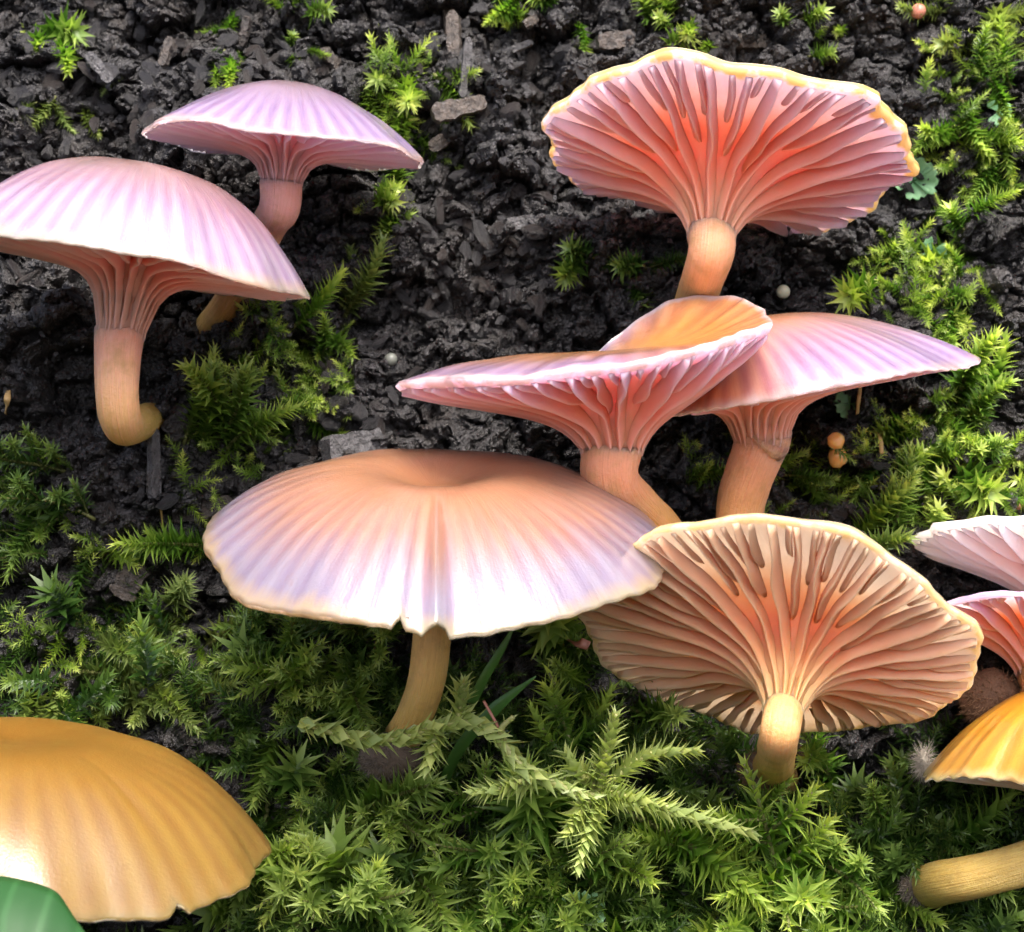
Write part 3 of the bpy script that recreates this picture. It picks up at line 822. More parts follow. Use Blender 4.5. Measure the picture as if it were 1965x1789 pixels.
KINDS = ('feather', 'plump', 'star', 'frond')
FINE = {k: [make_shoot(100 + 13 * i + 7 * KINDS.index(k), k, True) for i in range(4)] for k in KINDS}
LITE = {k: [make_shoot(500 + 13 * i + 7 * KINDS.index(k), k, False) for i in range(4)] for k in KINDS}
MOSS = {'b': M_moss_bright, 'm': M_moss_mid, 'd': M_moss_dark, 'p': M_moss_pale}
_protos = {}
def proto(kind, v, mat):
    key = (kind, v, mat)
    if key not in _protos:
        (V, F, A), (SV, SF) = FINE[kind][v]
        rn = np.repeat(np.random.default_rng(v).random(len(V) // 13 + 1), 13)[:len(V)] * 0.8
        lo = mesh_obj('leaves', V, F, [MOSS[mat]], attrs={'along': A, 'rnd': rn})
        so = mesh_obj('stem', SV, SF, [M_moss_stem])
        lm, sm_ = lo.data, so.data
        bpy.data.objects.remove(lo); bpy.data.objects.remove(so)
        _protos[key] = (lm, sm_)
    return _protos[key]

def place_shoot(base, d, L, kind, v, mat, label, group, spin):
    lm, sm_ = proto(kind, v, mat)
    r = empty('moss_shoot', base)
    r.rotation_mode = 'QUATERNION'
    r.rotation_quaternion = Vector(d).normalized().to_track_quat('Z', 'Y') @ Quaternion((0, 0, 1), spin)
    r.scale = (L, L, L)
    tag(r, label, 'moss', group)
    s = bpy.data.objects.new('stem', sm_); s.parent = r; COL.objects.link(s)
    f = bpy.data.objects.new('leaves', lm); f.parent = r; f['kind'] = 'stuff'; COL.objects.link(f)
    return r

# clump: label, ellipse in the picture's frame (centre, half sizes) on the bank, count, kinds, material, length, heading (deg, None=any), spread
CL = [
 ('bright star-leaved moss tuft on the bare crumbs above the pale domed mushroom', (95, 60, 45, 30), 4, ('star', 'plump'), 'b', .30, -90, 80),
 ('thin moss shoot trailing over the bare crumbs above the pale domed mushroom', (140, 150, 110, 70), 6, ('feather', 'plump'), 'p', .26, -100, 50),
 ('small moss shoot drooping over crumbs above the small lilac cap', (420, 60, 70, 60), 7, ('feather', 'plump'), 'b', .25, -80, 40),
 ('stubby moss sprig on the bare crumbs behind the small lilac cap', (575, 70, 45, 70), 6, ('star', 'plump'), 'm', .22, None, 60),
 ('fine green moss shoot in the tuft behind the small lilac cap tip', (770, 170, 85, 85), 20, ('feather', 'plump'), 'm', .33, -50, 70),
 ('bright moss sprig between the small lilac cap and the salmon mushroom', (1010, 15, 60, 25), 7, ('star', 'plump'), 'b', .26, None, 60),
 ('single bright moss shoot hanging beside the salmon mushroom cap', (1113, 40, 3, 5), 1, ('plump',), 'b', .30, -88, 5),
 ('dull moss sprig on the soil just above the salmon mushroom cap', (1300, 55, 110, 35), 6, ('star', 'feather'), 'm', .22, None, 60),
 ('small moss rosette on the crumbs over the salmon cap shoulder', (1570, 60, 60, 60), 6, ('star', 'plump'), 'm', .20, None, 60),
 ('yellowish moss shoot in the patch high over the salmon cap shoulder', (1860, 40, 90, 40), 14, ('plump', 'star'), 'p', .26, None, 70),
 ('lush green moss shoot in the patch beside the salmon mushroom cap', (1880, 250, 80, 130), 26, ('plump', 'plump', 'feather'), 'b', .29, None, 70),
 ('glossy bright moss shoot in the clump above the striped lilac cap', (1790, 520, 125, 95), 28, ('plump', 'plump', 'feather', 'star'), 'b', .31, None, 70),
 ('vivid moss shoot in the thick clump by the amber jelly bead', (1810, 880, 140, 100), 30, ('plump', 'feather', 'star'), 'b', .36, None, 80),
 ('upright moss shoot standing over the vivid clump by the striped lilac cap', (1880, 800, 60, 20), 3, ('plump',), 'b', .42, 75, 25),
 ('upright green moss shoot between the peach cap and the whitish one', (1670, 1060, 50, 40), 6, ('plump', 'feather'), 'm', .34, 80, 30),
 ('feathery olive moss shoot around the stem of the striped lilac mushroom', (1430, 900, 150, 80), 14, ('feather',), 'm', .36, -10, 60),
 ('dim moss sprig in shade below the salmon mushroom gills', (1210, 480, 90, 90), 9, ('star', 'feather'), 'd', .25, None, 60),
 ('tall pale moss shoot leaning up between the pale domed cap and wavy one', (655, 600, 8, 15), 2, ('plump',), 'p', .50, 62, 8),
 ('small green moss shoot beside the stem of the small lilac mushroom', (740, 385, 50, 40), 8, ('feather', 'star'), 'm', .22, None, 60),
 ('leafy green moss shoot in the clump below the pale domed cap rim', (555, 680, 110, 110), 24, ('plump', 'feather', 'frond'), 'b', .31, None, 80),
 ('lanky green moss shoot standing beside the hooked ochre stem', (400, 850, 50, 60), 6, ('plump', 'feather'), 'm', .42, 60, 30),
 ('dark moss shoot in the shade below the hooked ochre stem', (110, 1000, 120, 140), 14, ('feather', 'frond'), 'd', .34, None, 80),
 ('curly light moss shoot poking out beside the wide tan cap', (400, 1060, 30, 25), 4, ('feather',), 'b', .40, 175, 22),
 ('pale curly moss shoot on the soil between wide tan and ochre caps', (240, 1270, 190, 90), 30, ('feather', 'plump'), 'p', .32, -10, 70),
 ('dark feathery moss shoot in the shadow around the tan mushroom stem', (640, 1290, 180, 100), 22, ('feather', 'frond'), 'm', .44, None, 80),
 ('olive feathery moss shoot beside the ochre yellow cap', (600, 1570, 100, 140), 26, ('feather', 'frond'), 'm', .52, -20, 60),
 ('glistening bright moss shoot below the ochre yellow cap rim', (640, 1740, 160, 50), 18, ('plump', 'feather', 'star'), 'b', .46, None, 70),
 ('spiky moss shoot in the shade between tan stem and peach mushroom', (1080, 1330, 120, 100), 16, ('feather', 'star'), 'm', .34, None, 80),
 ('long feathery yellow-green moss frond in the mat under the peach mushroom', (1180, 1640, 170, 120), 30, ('frond', 'feather'), 'b', .62, None, 80),
 ('muted green moss frond in the mat between peach and golden mushrooms', (1540, 1640, 190, 120), 30, ('frond', 'feather'), 'b', .56, None, 80),
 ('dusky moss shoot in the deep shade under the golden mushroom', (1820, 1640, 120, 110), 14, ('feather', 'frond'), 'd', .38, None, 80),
]
rng = np.random.default_rng(2024)
for (label, (cx, cy, rx, ry), cnt, kinds, mat, L0, head, spr) in CL:
    cnt = max(1, int(round(cnt * 0.72))) if cnt > 8 else cnt
    for k in range(cnt):
        a = rng.random() * 6.28; q = math.sqrt(rng.random())
        b = on_bank(cx + rx * q * math.cos(a), cy + ry * q * math.sin(a), -0.03)
        an = RAD(head + rng.normal() * spr * 0.6) if head is not None else rng.random() * 6.28
        L0 = L0 * (1.28 if (k == 0 and cy > 980) else 1)
        out = rng.uniform(0.2, 0.9) if cy < 1150 else rng.uniform(0.35, 1.3)
        d = (math.cos(an), -out, math.sin(an) * 0.9 + 0.05)
        place_shoot(b, d, L0 * rng.uniform(0.6, 1.45), kinds[int(rng.integers(len(kinds)))], int(rng.integers(4)), mat, label, 'moss shoots: ' + label[:60], rng.random() * 6.28)

# the mat that nobody could count
def moss_mass(name, regs, mat, seed, label, lo, hi):
    rng = np.random.default_rng(seed)
    VV = []; FF = []; AA = []; RR = []
    b = 0
    for (cx, cy, rx, ry, cnt) in regs:
        for k in range(cnt):
            if rng.random() < 0.28: continue
            a = rng.random() * 6.28; q = math.sqrt(rng.random())
            base = on_bank(cx + rx * q * math.cos(a), cy + ry * q * math.sin(a), -0.02)
            kd = KINDS[int(rng.choice(4, p=[0.55, 0.2, 0.1, 0.15]))]
            (V, F, A), _ = LITE[kd][int(rng.integers(4))]
            an = rng.random() * 6.28
            d = Vector((math.cos(an), -rng.uniform(0.2, 1.2), math.sin(an) + 0.15)).normalized()
            qd = d.to_track_quat('Z', 'Y') @ Quaternion((0, 0, 1), rng.random() * 6.28)
            Mx = np.array(qd.to_matrix()) * rng.uniform(lo, hi)
            VV.append(V @ Mx.T + np.array(base)); AA.append(A)
            RR.append(np.full(len(V), rng.random()))
            FF.append(np.array([list(f) for f in F]) + b)
            b += len(V)
    V = np.concatenate(VV); F = np.concatenate(FF)
    o = mesh_obj(name, V, F, [mat], attrs={'along': np.concatenate(AA), 'rnd': np.concatenate(RR)})
    return tag(o, label, 'moss', kind='stuff')
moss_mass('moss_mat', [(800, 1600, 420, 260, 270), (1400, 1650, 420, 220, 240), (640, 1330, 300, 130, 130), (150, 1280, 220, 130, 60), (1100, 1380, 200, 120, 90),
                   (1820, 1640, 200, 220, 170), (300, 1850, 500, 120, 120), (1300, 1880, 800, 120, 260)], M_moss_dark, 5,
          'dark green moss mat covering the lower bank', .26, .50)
moss_mass('moss_mat', [(1870, 230, 110, 160, 60), (1790, 540, 150, 110, 70), (1820, 900, 170, 130, 110), (560, 690, 130, 120, 70), (1500, 930, 200, 110, 60),
                   (770, 170, 90, 90, 30), (250, 1270, 220, 110, 90), (420, 880, 100, 140, 40), (80, 1080, 140, 200, 25), (900, 1650, 450, 160, 110), (1350, 1690, 350, 120, 70),
                   (2150, 600, 150, 500, 120), (-150, 1200, 120, 400, 80)], M_moss_mid, 6,
          'low green moss scattered between the larger shoots', .12, .28)

# ------------------------------------------------------------------ crumbs and chips of rotten wood, parts of the bank
def crumb_mesh(seed, stretch):
    rg = np.random.default_rng(seed)
    bm = bmesh.new()
    bmesh.ops.create_icosphere(bm, subdivisions=3, radius=0.5)
    V = np.array([v.co[:] for v in bm.verts])
    nrm = rg.normal(size=(9, 3)); nrm /= np.linalg.norm(nrm, axis=1)[:, None]
    dd = rg.uniform(0.26, 0.44, 9)
    for n_, d_ in zip(nrm, dd):                 # cut facets
        s = V @ n_ - d_
        V = V - np.outer(np.clip(s, 0, None), n_) * 0.92
    V = V * (1 + 0.20 * fbm(V[:, 0] * 6 + 9 + V[:, 2] * 3, V[:, 1] * 6 + 9 - V[:, 2] * 4, 3)[:, None] + 0.22 * fbm(V[:, 0] * 17 + 9 + V[:, 2] * 11, V[:, 1] * 17 + 9 - V[:, 2] * 13, 2)[:, None])
    V = V * np.array(stretch)
    for v, c_ in zip(bm.verts, V): v.co = c_
    me = bpy.data.meshes.new('crumb')
    bm.to_mesh(me); bm.free()
    me.polygons.foreach_set('use_smooth', np.zeros(len(me.polygons), bool))
    return me
variants = []
for i in range(15):
    st = [(1, .8, .75), (1.2, .7, .6), (1.7, .6, .5)][i % 3]
    me = crumb_mesh(900 + i, st)
    me.materials.append(M_crumbs[(i // 3) % 3])
    variants.append(me)
rng = np.random.default_rng(77)
spots = [(330, 130, 330, 140, 90), (150, 250, 150, 100, 22), (900, 250, 180, 240, 58), (900, 530, 190, 120, 46), (720, 760, 120, 110, 22),
         (1230, 90, 250, 70, 14), (1720, 300, 90, 260, 22), (640, 860, 90, 50, 8), (100, 600, 110, 110, 12), (200, 1000, 150, 120, 12), (1640, 930, 90, 130, 8)]
for (cx, cy, rx, ry, cnt) in spots:
    for k in range(cnt):
        a = rng.random() * 6.28; q = math.sqrt(rng.random())
        b = on_bank(cx + rx * q * math.cos(a), cy + ry * q * math.sin(a), -0.004)
        o = bpy.data.objects.new('wood_crumb', variants[int(rng.integers(15))])
        COL.objects.link(o); o.parent = bank
        o.location = b
        o.rotation_euler = (rng.normal() * 0.6, rng.random() * 6.28, rng.normal() * 0.6)
        s = rng.uniform(0.055, 0.13) * (1.35 if rng.random() < 0.15 else 1)
        o.scale = (s, s, s)
# finer crumbs: one joined part
def fine_crumbs():
    rg = np.random.default_rng(31)
    VV = []; FF = []; b = 0
    base = []
    for i in range(6):
        bm = bmesh.new(); bmesh.ops.create_icosphere(bm, subdivisions=1, radius=0.5)
        V = np.array([v.co[:] for v in bm.verts]) * rg.uniform(0.6, 1.25, (len(bm.verts), 1)) * np.array((1, rg.uniform(.5, .9), rg.uniform(.4, .8)))
        base.append((V, np.array([[v.index for v in f.verts] for f in bm.faces]))); bm.free()
    for k in range(9000):
        px, py = rg.uniform(-250, 2200), rg.uniform(-150, 1300)
        if py > 1000 and px > 500: continue
        p = on_bank(px, py, 0.0)
        V, F = base[k % 6]
        q = Quaternion(rg.normal(size=4)); q.normalize()
        VV.append(V @ (np.array(q.to_matrix()).T * rg.uniform(0.012, 0.05)) + np.array(p)); FF.append(F + b); b += len(V)
    o = mesh_obj('fine_crumbs', np.concatenate(VV), np.concatenate(FF), [M_crumbs[0]], bank, smooth_sh=False)
    o['kind'] = 'stuff'
fine_crumbs()

def chip_mesh(seed, L, W, T):
    rg = np.random.default_rng(seed)
    n = 12
    t = np.linspace(0, 1, n)
    V = []
    for k in range(n):
        wj = W * (0.8 + 0.35 * rg.random()) * (1 if 0 < k < n - 1 else rg.uniform(0.3, 0.8))
        for s in (-1, -0.35, 0.35, 1):
            V.append((s * wj / 2, -T / 2 - 0.25 * T * rg.random(), (t[k] - .5) * L + rg.normal() * 0.01 * L))
        for s in (1, 0.35, -0.35, -1):
            V.append((s * wj / 2, T / 2 + 0.25 * T * rg.random(), (t[k] - .5) * L))
    F = []
    for k in range(n - 1):
        for s in range(8):
            F.append((k * 8 + s, k * 8 + (s + 1) % 8, (k + 1) * 8 + (s + 1) % 8, (k + 1) * 8 + s))
    F.append(tuple(range(7, -1, -1))); F.append(tuple((n - 1) * 8 + i for i in range(8)))
    return V, F
for i, (px, py, L, W, ang) in enumerate([(190, 130, 70, 22, -40), (320, 100, 60, 18, 15), (872, 90, 150, 26, -4), (893, 130, 120, 16, 6), (858, 60, 110, 14, 0), (1180, 78, 75, 34, 82),
        (990, 430, 90, 26, 80), (880, 208, 110, 36, 75), (1020, 40, 60, 18, 60), (620, 190, 90, 26, -70), (640, 120, 80, 24, -60), (850, 270, 60, 26, 60), (985, 96, 90, 14, 75),
        (1440, 80, 70, 26, 85), (390, 978, 120, 34, 80), (295, 890, 130, 20, 2), (250, 1115, 70, 50, 30), (1760, 1040, 30, 14, 60), (680, 860, 120, 60, 80), (470, 60, 60, 16, 20)]):
    V, F = chip_mesh(300 + i, pxs(L, 1), pxs(W, 1), pxs(W * 0.55, 1))
    o = mesh_obj('wood_chip', V, F, [M_chip if i % 3 else M_crumbs[2]], bank, smooth_sh=False)
    o.location = on_bank(px, py, 0.03)
    o.rotation_euler = (rng.normal() * 0.25, RAD(ang), rng.normal() * 0.4)

# ------------------------------------------------------------------ creeping moss branch in front of the tan stem
M_branch_leaf = moss_material('branch_leaf', (0.22, 0.26, 0.07), (0.32, 0.39, 0.12), (0.52, 0.60, 0.26), 0.35)
M_branch_stem = plain('branch_stem', (0.26, 0.27, 0.09), 0.5, vary=0.35, scale=20)
def leaf_master():
    LV, LF = leaf_shape(True)
    o = mesh_obj('leaf', LV, LF, [M_branch_leaf], attrs={'along': 0.3 + 0.6 * LV[:, 2], 'rnd': np.full(len(LV), 0.5)})
    me = o.data; bpy.data.objects.remove(o); return me
LEAF = leaf_master()
br = empty('moss_branch', P(1140, 1530, -0.25))
tag(br, 'long creeping moss branch with leafy side shoots, crossing in front of the tan stem', 'moss')
bl = Vector(br.location)
def branch_axis(pts, r0, r1, name, parent, nleaf, leaf_px, width, spread, seed, start=0.0):
    rg = np.random.default_rng(seed)
    path = catmull([np.array(P(*p) - bl) for p in pts], 26)
    tv, tf, al, po = tube(path, np.linspace(pxs(r0, 0), pxs(r1, 0), len(path)), 8, 0.1, seed)
    o = mesh_obj(name, tv, tf, [M_branch_stem], parent)
    tan = np.gradient(path, axis=0); tan /= np.linalg.norm(tan, axis=1)[:, None]
    for k in range(nleaf):
        t = start + (1 - start) * (k + 0.4 * rg.random()) / nleaf
        i = min(int(t * 25), 25)
        d = Vector(tan[i])
        ref = Vector((0, 1, 0)) if abs(d.y) < .9 else Vector((1, 0, 0))
        e1 = d.cross(ref).normalized(); e2 = d.cross(e1)
        ang = 2.39996 * k + .4 * rg.random()
        oo = e1 * math.cos(ang) + e2 * math.sin(ang)
        sp = spread * (1 - 0.5 * t ** 2) * rg.uniform(0.75, 1.25)
        g = d * math.cos(sp) + oo * math.sin(sp)
        ox = oo * math.cos(sp) - d * math.sin(sp)
        yv = g.cross(ox)
        L = pxs(leaf_px, -.2) * rg.uniform(0.75, 1.25) * (1 - 0.35 * t ** 3)
        lf = bpy.data.objects.new('leaf', LEAF)
        COL.objects.link(lf); lf.parent = o
        cx_, cy_, cz_ = ox * L, yv * L * width, g * L
        lp = Vector(path[i]) - d * 0.0
        lf.matrix_local = Matrix(((cx_.x, cy_.x, cz_.x, lp.x), (cx_.y, cy_.y, cz_.y, lp.y), (cx_.z, cy_.z, cz_.z, lp.z), (0, 0, 0, 1)))
    return o
branch_axis([(575, 1388, -.38), (660, 1412, -.45), (740, 1420, -.5), (820, 1402, -.55), (890, 1385, -.58), (950, 1412, -.6), (1000, 1470, -.62), (1060, 1500, -.6), (1120, 1528, -.55), (1150, 1520, -.5)], 5, 9, 'main_stem', br, 130, 54, 1.5, 0.30, 1)
SIDE = [([(880, 1380, -.58), (884, 1350, -.6), (890, 1310, -.62)], 20), ([(845, 1395, -.56), (832, 1430, -.62), (818, 1480, -.65)], 22),
        ([(1030, 1490, -.6), (970, 1510, -.68), (908, 1520, -.7)], 34), ([(1150, 1520, -.5), (1115, 1560, -.6), (1085, 1605, -.68)], 34),
        ([(1150, 1520, -.5), (1130, 1590, -.62), (1108, 1670, -.7)], 42), ([(1150, 1520, -.5), (1160, 1460, -.55), (1182, 1370, -.6)], 36),
        ([(1150, 1520, -.5), (1210, 1530, -.58), (1295, 1552, -.62)], 42), ([(1140, 1510, -.5), (1110, 1480, -.55), (1090, 1450, -.55)], 20),
        ([(1170, 1500, -.4), (1240, 1450, -.4), (1335, 1440, -.42)], 46), ([(1160, 1530, -.4), (1300, 1560, -.35), (1450, 1600, -.3)], 60),
        ([(970, 1430, -.6), (962, 1400, -.64), (985, 1375, -.66)], 5)]
for i, (pts, nl) in enumerate(SIDE):
    branch_axis(pts, 7, 4, 'side_shoot', br, int(nl * 1.7), 46 if i != 10 else 30, 1.15, 0.55, 40 + i)

# ------------------------------------------------------------------ small things
def blade(name, pts, widths, mat, label, cat, fold=0.25, thick=0.006):
    """a narrow leaf or straw: folded strip with thickness along a path in the scene"""
    path = catmull(pts, 24)
    root = np.array(pts[0])
    tan = np.gradient(path, axis=0); tan /= np.linalg.norm(tan, axis=1)[:, None]
    ws = np.interp(np.linspace(0, 1, 24), np.linspace(0, 1, len(widths)), widths)
    V = []
    for p, t, w_ in zip(path, tan, ws):
        nrm = np.array([0.15, -1.0, 0.35]); nrm -= t * nrm.dot(t); nrm /= np.linalg.norm(nrm)
        s = np.cross(t, nrm)
        for sg, lift in ((-1, fold), (0, 0), (1, fold)):
            V.append(p + s * sg * w_ + nrm * (lift * w_) - root)
        for sg, lift in ((1, fold), (0, 0), (-1, fold)):
            V.append(p + s * sg * w_ + nrm * (lift * w_ - thick) - root)
    F = []
    for k in range(23):
        for s in range(6):
            F.append((k * 6 + s, k * 6 + (s + 1) % 6, (k + 1) * 6 + (s + 1) % 6, (k + 1) * 6 + s))
    F.append((5, 4, 3, 2, 1, 0)); F.append(tuple(23 * 6 + i for i in range(6)))
    al = np.repeat(np.linspace(0.2, 0.7, 24), 6)
    o = mesh_obj(name, V, F, [mat], attrs={'along': al, 'rnd': np.full(len(V), .5)})
    o.location = root
    return tag(o, label, cat)
def bp(px, py, out): return on_bank(px, py, out)
M_blade = moss_material('grass_blade', (0.05, 0.12, 0.02), (0.06, 0.16, 0.03), (0.10, 0.22, 0.05), 0.3)
M_straw = plain('straw', (0.42, 0.27, 0.10), 0.55, vary=0.3)
M_straw2 = plain('brown_straw', (0.26, 0.10, 0.06), 0.5, vary=0.3)
blade('grass_blade', [P(905, 1350, -.3), P(930, 1300, -.38), P(960, 1250, -.42), P(985, 1205, -.42)], [pxs(9, 0), pxs(9, 0), pxs(7, 0), pxs(3, 0)], M_blade, 'green grass blade rising beside the tan mushroom stem', 'grass blade')
blade('grass_blade', [P(845, 1520, .1), P(880, 1440, -.2), P(950, 1360, -.36), P(1028, 1298, -.45)], [pxs(9, 0), pxs(11, 0), pxs(12, 0), pxs(1.5, 0)], M_blade, 'olive pointed grass blade with brown tip crossing under the creeping moss branch', 'grass blade')
blade('straw_fragment', [P(928, 1345, -.6), P(945, 1375, -.62), P(962, 1405, -.62)], [pxs(2.5, 0)] * 3, M_straw2, 'thin red-brown straw stuck in the creeping moss branch', 'straw')
blade('straw_fragment', [bp(18, 735, .03), bp(14, 765, .06), bp(10, 795, .03)], [pxs(2, 0), pxs(7, 0), pxs(2, 0)], M_straw, 'small tan straw flake on dark soil beside the hooked stem', 'straw')
blade('straw_fragment', [bp(1652, 735, .05), bp(1648, 765, .06), bp(1645, 795, .04)], [pxs(4, 0)] * 3, M_straw, 'upright tan straw under the striped lilac cap', 'straw')
blade('straw_fragment', [bp(1686, 825, .03), bp(1690, 848, .05), bp(1692, 870, .03)], [pxs(3, 0), pxs(5, 0), pxs(4, 0)], M_straw, 'short tan straw between amber bead and vivid moss clump', 'straw')
blade('straw_fragment', [bp(308, 975, .05), bp(311, 995, .06), bp(312, 1015, .03)], [pxs(2, 0)] * 3, M_straw, 'pale thread-like straw under the wood chip by the tan cap', 'straw')
blade('straw_fragment', [bp(1088, 1232, .12), P(1105, 1232, .2), P(1130, 1240, .15)], [pxs(9, 0), pxs(11, 0), pxs(9, 0)], M_straw2, 'reddish curled bark flake touching the peach mushroom rim', 'bark flake')

def pebble(name, px, py, out, rpx, mat, label, cat, stretch=(1, 1, 1), seed=0, lumps=0.12):
    bm = bmesh.new(); bmesh.ops.create_icosphere(bm, subdivisions=3, radius=1.0)
    for v in bm.verts:
        c_ = np.array(v.co)
        k = 1 + lumps * 2 * float(fbm(np.array([c_[0] * 1.3 + seed + 9 + c_[2]]), np.array([c_[1] * 1.3 + 9 - c_[2]]), 3)[0])
        v.co = Vector(c_ * k * np.array(stretch) * pxs(rpx, 0.8))
    me = bpy.data.meshes.new(name); bm.to_mesh(me); bm.free()
    me.materials.append(mat); me.polygons.foreach_set('use_smooth', np.ones(len(me.polygons), bool))
    o = bpy.data.objects.new(name, me); COL.objects.link(o)
    o.location = on_bank(px, py, out)
    if label: tag(o, label, cat)
    return o
M_amber = plain('amber_jelly', (0.62, 0.34, 0.11), 0.15, 0.9, 0.1, 0.2)
M_bead = plain('pale_bead', (0.42, 0.42, 0.30), 0.35, 0.6, 0.05, 0.15)
M_pink = plain('pink_bead', (0.40, 0.16, 0.11), 0.45, 0.4, 0.04, 0.2)
am = empty('jelly_bead', on_bank(1605, 865, 0.04)); tag(am, 'glossy amber jelly bead of two lobes on the soil', 'jelly bead')
for (px, py, r, st, sd_) in ((1604, 846, 17, (1, .8, .95), 3), (1607, 878, 19, (.95, .8, 1.2), 5)):
    o = pebble('lobe', px, py, 0.05, r, M_amber, None, None, st, sd_)
    o.location = Vector(o.location) - Vector(am.location); o.parent = am
pebble('pale_bead', 1503, 560, 0.04, 14, M_bead, 'tiny pale round bead on soil above the striped lilac cap', 'bead', lumps=0.02)
pebble('pale_bead', 750, 690, 0.04, 13, plain('grey_bead', (0.13, 0.14, 0.12), 0.4), 'tiny grey round bead on soil by the wavy pink cap tip', 'bead', lumps=0.02)
pebble('pink_bead', 1762, 22, 0.05, 16, M_pink, 'dull reddish round bead beside yellowish moss', 'bead', lumps=0.05)
pebble('pink_bead', 1955, 972, 0.05, 7, M_pink, 'tiny orange-brown bead beside the vivid moss clump', 'bead', lumps=0.05)

M_liver = moss_material('liverwort', (0.10, 0.26, 0.11), (0.16, 0.36, 0.17), (0.26, 0.48, 0.26), 0.35, 0.5)
def liverwort(px, py, size, lobes, label, seed):
    rg = np.random.default_rng(seed)
    r = empty('liverwort', on_bank(px, py, 0.03)); tag(r, label, 'liverwort')
    for k in range(lobes):
        a0 = 2 * PI * k / lobes + rg.uniform(-.4, .4)
        L = pxs(size, 1) * rg.uniform(.75, 1.15)
        nu, nv = 9, 9
        V = []; al = []
        for s in (0, 1):
            for i in range(nu):
                u = i / (nu - 1)
                for j in range(nv):
                    v = j / (nv - 1) * 2 - 1
                    wd = 0.12 + 0.55 * math.sin(min(1, u * 1.05) * PI * 0.62) 
                    ln = u * (1 - 0.22 * v * v) * (1 + 0.10 * math.cos(v * 9 + seed) * u)
                    x = L * ln; y = L * wd * v * u ** 0.6
                    z = L * (0.22 * u * u + 0.10 * math.sin(v * 4 + k) * u + 0.12 * v * v) - s * 0.006
                    ca, sa = math.cos(a0), math.sin(a0)
                    V.append((x * ca - y * sa, -z, x * sa + y * ca)); al.append(u)
        F = []
        A = lambda s, i, j: s * nu * nv + i * nv + j
        for i in range(nu - 1):
            for j in range(nv - 1):
                F.append((A(0, i, j), A(0, i, j + 1), A(0, i + 1, j + 1), A(0, i + 1, j)))
                F.append((A(1, i, j), A(1, i + 1, j), A(1, i + 1, j + 1), A(1, i, j + 1)))
        for i in range(nu - 1):
            F.append((A(0, i, 0), A(0, i + 1, 0), A(1, i + 1, 0), A(1, i, 0)))
            F.append((A(0, i, nv - 1), A(1, i, nv - 1), A(1, i + 1, nv - 1), A(0, i + 1, nv - 1)))
        for j in range(nv - 1):
            F.append((A(0, nu - 1, j), A(0, nu - 1, j + 1), A(1, nu - 1, j + 1), A(1, nu - 1, j)))
            F.append((A(0, 0, j), A(1, 0, j), A(1, 0, j + 1), A(0, 0, j + 1)))
        mesh_obj('lobe', V, F, [M_liver], r, attrs={'along': al, 'rnd': np.full(len(V), .5)})
    return r
liverwort(1752, 348, 42, 4, 'blue-green lobed liverwort on soil beside the salmon cap', 1)
liverwort(1790, 480, 32, 3, 'small pale lobed liverwort above the striped lilac cap', 2)
liverwort(1632, 775, 34, 3, 'small lobed liverwort under the striped lilac cap tip', 3)
liverwort(1010, 1765, 36, 3, 'round-lobed pale green liverwort in the bright moss mat', 4)
liverwort(1110, 1750, 44, 4, 'frilly green liverwort in the moss mat below the creeping branch', 5)
liverwort(1915, 215, 30, 3, 'tiny pale lobed liverwort in lush moss patch', 6)
liverwort(160, 1352, 20, 3, 'tiny lobed liverwort among pale curly moss above the ochre cap', 8)

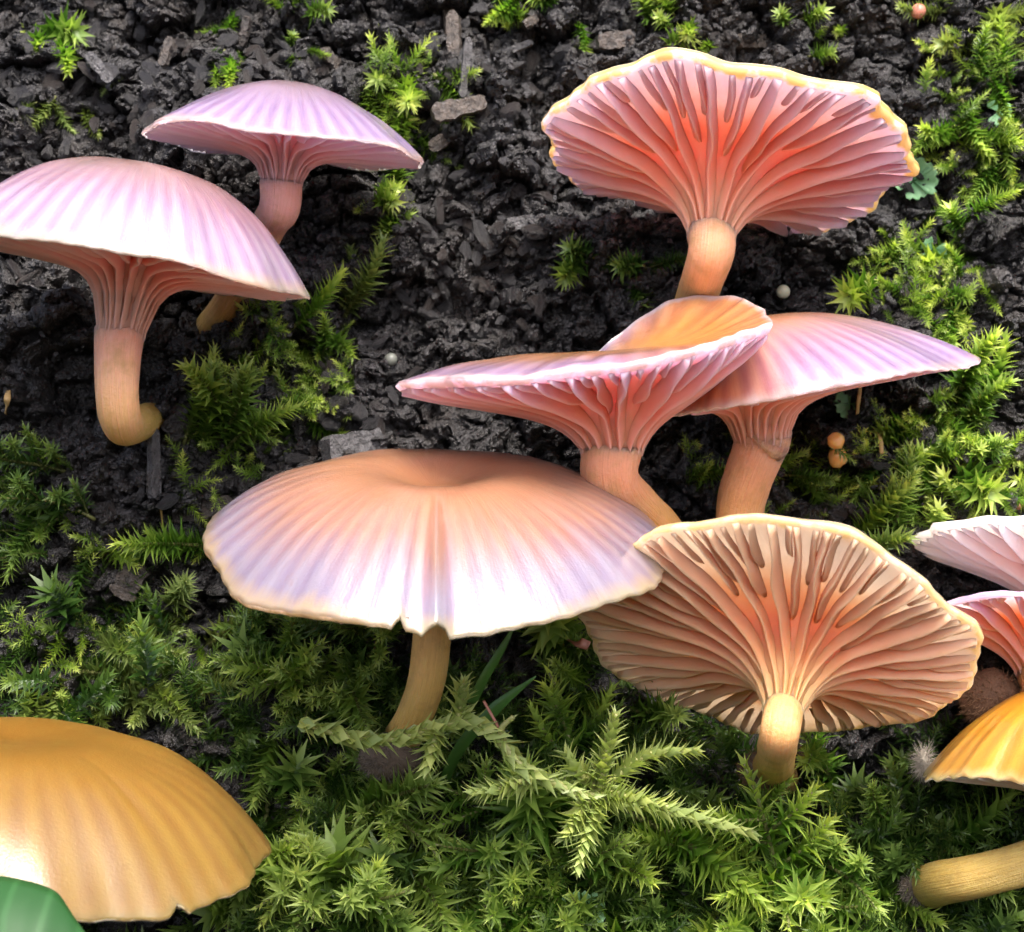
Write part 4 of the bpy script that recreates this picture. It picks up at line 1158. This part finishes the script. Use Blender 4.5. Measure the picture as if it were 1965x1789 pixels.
# smooth green leaf in front of the ochre cap
def leaf_mat():
    t = NT('green_leaf')
    c = t.obj_coord()
    wv = t.n('ShaderNodeTexWave'); wv.inputs['Scale'].default_value = 2.2; wv.inputs['Distortion'].default_value = 3.0; wv.inputs['Detail'].default_value = 2
    t.l(c, wv.inputs['Vector'])
    n = t.noise(c, 5, 4)
    col = t.mix(n, (0.008, 0.042, 0.008), (0.012, 0.062, 0.012))
    col = t.mix(t.ramp(wv.outputs['Fac'], [(0.85, 0.0), (1.0, 0.5)]), col, (0.022, 0.085, 0.022))
    return t.done(t.bsdf(col, 0.55, 0.3, normal=t.bump(wv.outputs['Fac'], 0.3, 0.02)))
M_leaf = leaf_mat()
def broad_leaf(name, tip, mid, base, halfw, label):
    n, m = 24, 13
    path = catmull([np.array(tip), np.array(mid), np.array(base)], n)
    root = path[-1].copy()
    V = []
    for s in (0, 1):
        for k in range(n):
            u = k / (n - 1)
            wd = halfw * math.sin(PI * (0.04 + 0.72 * u)) 
            t = path[min(k + 1, n - 1)] - path[max(k - 1, 0)]; t /= np.linalg.norm(t)
            nr = np.array([0.35, -0.75, 0.55]); nr -= t * nr.dot(t); nr /= np.linalg.norm(nr)
            sd_ = np.cross(t, nr)
            for j in range(m):
                v = j / (m - 1) * 2 - 1
                V.append(path[k] + sd_ * v * wd - nr * (0.28 * wd * v * v - 0.02 * abs(v)) - nr * 0.012 * s - root)
    F = []
    A = lambda s, i, j: s * n * m + i * m + j
    for i in range(n - 1):
        for j in range(m - 1):
            F.append((A(0, i, j), A(0, i, j + 1), A(0, i + 1, j + 1), A(0, i + 1, j)))
            F.append((A(1, i, j), A(1, i + 1, j), A(1, i + 1, j + 1), A(1, i, j + 1)))
        F.append((A(0, i, 0), A(0, i + 1, 0), A(1, i + 1, 0), A(1, i, 0)))
        F.append((A(0, i, m - 1), A(1, i, m - 1), A(1, i + 1, m - 1), A(0, i + 1, m - 1)))
    for j in range(m - 1):
        F.append((A(0, 0, j), A(1, 0, j), A(1, 0, j + 1), A(0, 0, j + 1)))
        F.append((A(0, n - 1, j), A(0, n - 1, j + 1), A(1, n - 1, j + 1), A(1, n - 1, j)))
    o = mesh_obj(name, V, F, [M_leaf]); o.location = root
    return tag(o, label, 'leaf')
broad_leaf('green_leaf', P(190, 1850, -2.0), P(60, 1805, -2.1), P(-160, 1735, -2.0), 0.26, 'smooth dark green leaf below the ochre yellow cap')

# ------------------------------------------------------------------ fuzzy bases of stems
M_fuzz = plain('mycelium', (0.42, 0.38, 0.32), 0.8, vary=0.3)
M_fuzz_grey = plain('grey_fuzz', (0.15, 0.125, 0.10), 0.8, vary=0.3)
M_fuzz_brown = plain('brown_fuzz', (0.16, 0.085, 0.04), 0.8, vary=0.4)
M_pad = plain('base_pad', (0.085, 0.062, 0.042), 0.75, vary=0.4, scale=20, bump=0.02)
def fuzz_pad(parent, px, py, Y, rpx, stretch, mat, hmat, seed, nh=900, hl=0.03):
    rg = np.random.default_rng(seed)
    c_ = P(px, py, Y) - Vector(parent.location)
    wire = 0.0012 if hl > 0.04 else 0.0022
    bm = bmesh.new(); bmesh.ops.create_icosphere(bm, subdivisions=3, radius=1.0)
    V = np.array([v.co[:] for v in bm.verts])
    V = V * (1 + 0.3 * fbm(V[:, 0] * 1.5 + 11 + V[:, 2], V[:, 1] * 1.5 + 11 - V[:, 2], 3)[:, None]) * np.array(stretch) * pxs(rpx, Y)
    F = [tuple(v.index for v in f.verts) for f in bm.faces]; bm.free()
    o = mesh_obj('base_pad', V + np.array(c_), F, [mat], parent)
    HV = []; HF = []
    for k in range(nh):
        d = rg.normal(size=3); d[1] -= 0.4; d[2] -= 0.5; d /= np.linalg.norm(d)
        p = np.array(c_) + d * np.array(stretch) * pxs(rpx, Y) * 0.95
        L = hl * rg.uniform(.4, 1.2)
        s = np.cross(d, rg.normal(size=3)); s /= np.linalg.norm(s)
        s2 = np.cross(d, s)
        w_ = wire
        b = len(HV)
        bend = rg.normal(size=3) * L * 0.35
        for q in range(3):
            HV.append(p + (s * math.cos(q * 2.09) + s2 * math.sin(q * 2.09)) * w_)
        for q in range(3):
            HV.append(p + d * L * .5 + bend * .3 + (s * math.cos(q * 2.09) + s2 * math.sin(q * 2.09)) * w_ * .8)
        HV.append(p + d * L + bend)
        for q in range(3):
            r_ = (q + 1) % 3
            HF += [(b + q, b + r_, b + 3 + r_, b + 3 + q), (b + 3 + q, b + 3 + r_, b + 6)]
    h = mesh_obj('fuzz', HV, HF, [hmat], o)
    h['kind'] = 'stuff'
fuzz_pad(m6.root, 748, 1452, 0.05, 50, (1.15, .8, .85), M_pad, M_fuzz_grey, 1)
fuzz_pad(m7.root, 1470, 1475, 0.22, 44, (1.2, .8, .8), M_pad, M_fuzz_brown, 2)
fuzz_pad(m8.root, 1905, 1340, 0.12, 62, (1.0, .7, .85), plain('brown_pad', (0.10, 0.05, 0.025), 0.8, vary=.5, scale=25, bump=.03), M_fuzz_brown, 3, 1200, .035)
fuzz_pad(m10.root, 1762, 1704, 0.10, 30, (1.1, .8, 1.0), M_pad, M_fuzz_grey, 4)
fuzz_pad(m8.root, 1772, 1462, 0.22, 15, (.8, .8, 1.5), plain('white_pad', (0.40, 0.37, 0.30), 0.9, vary=.3), M_fuzz, 5, 700, .055)
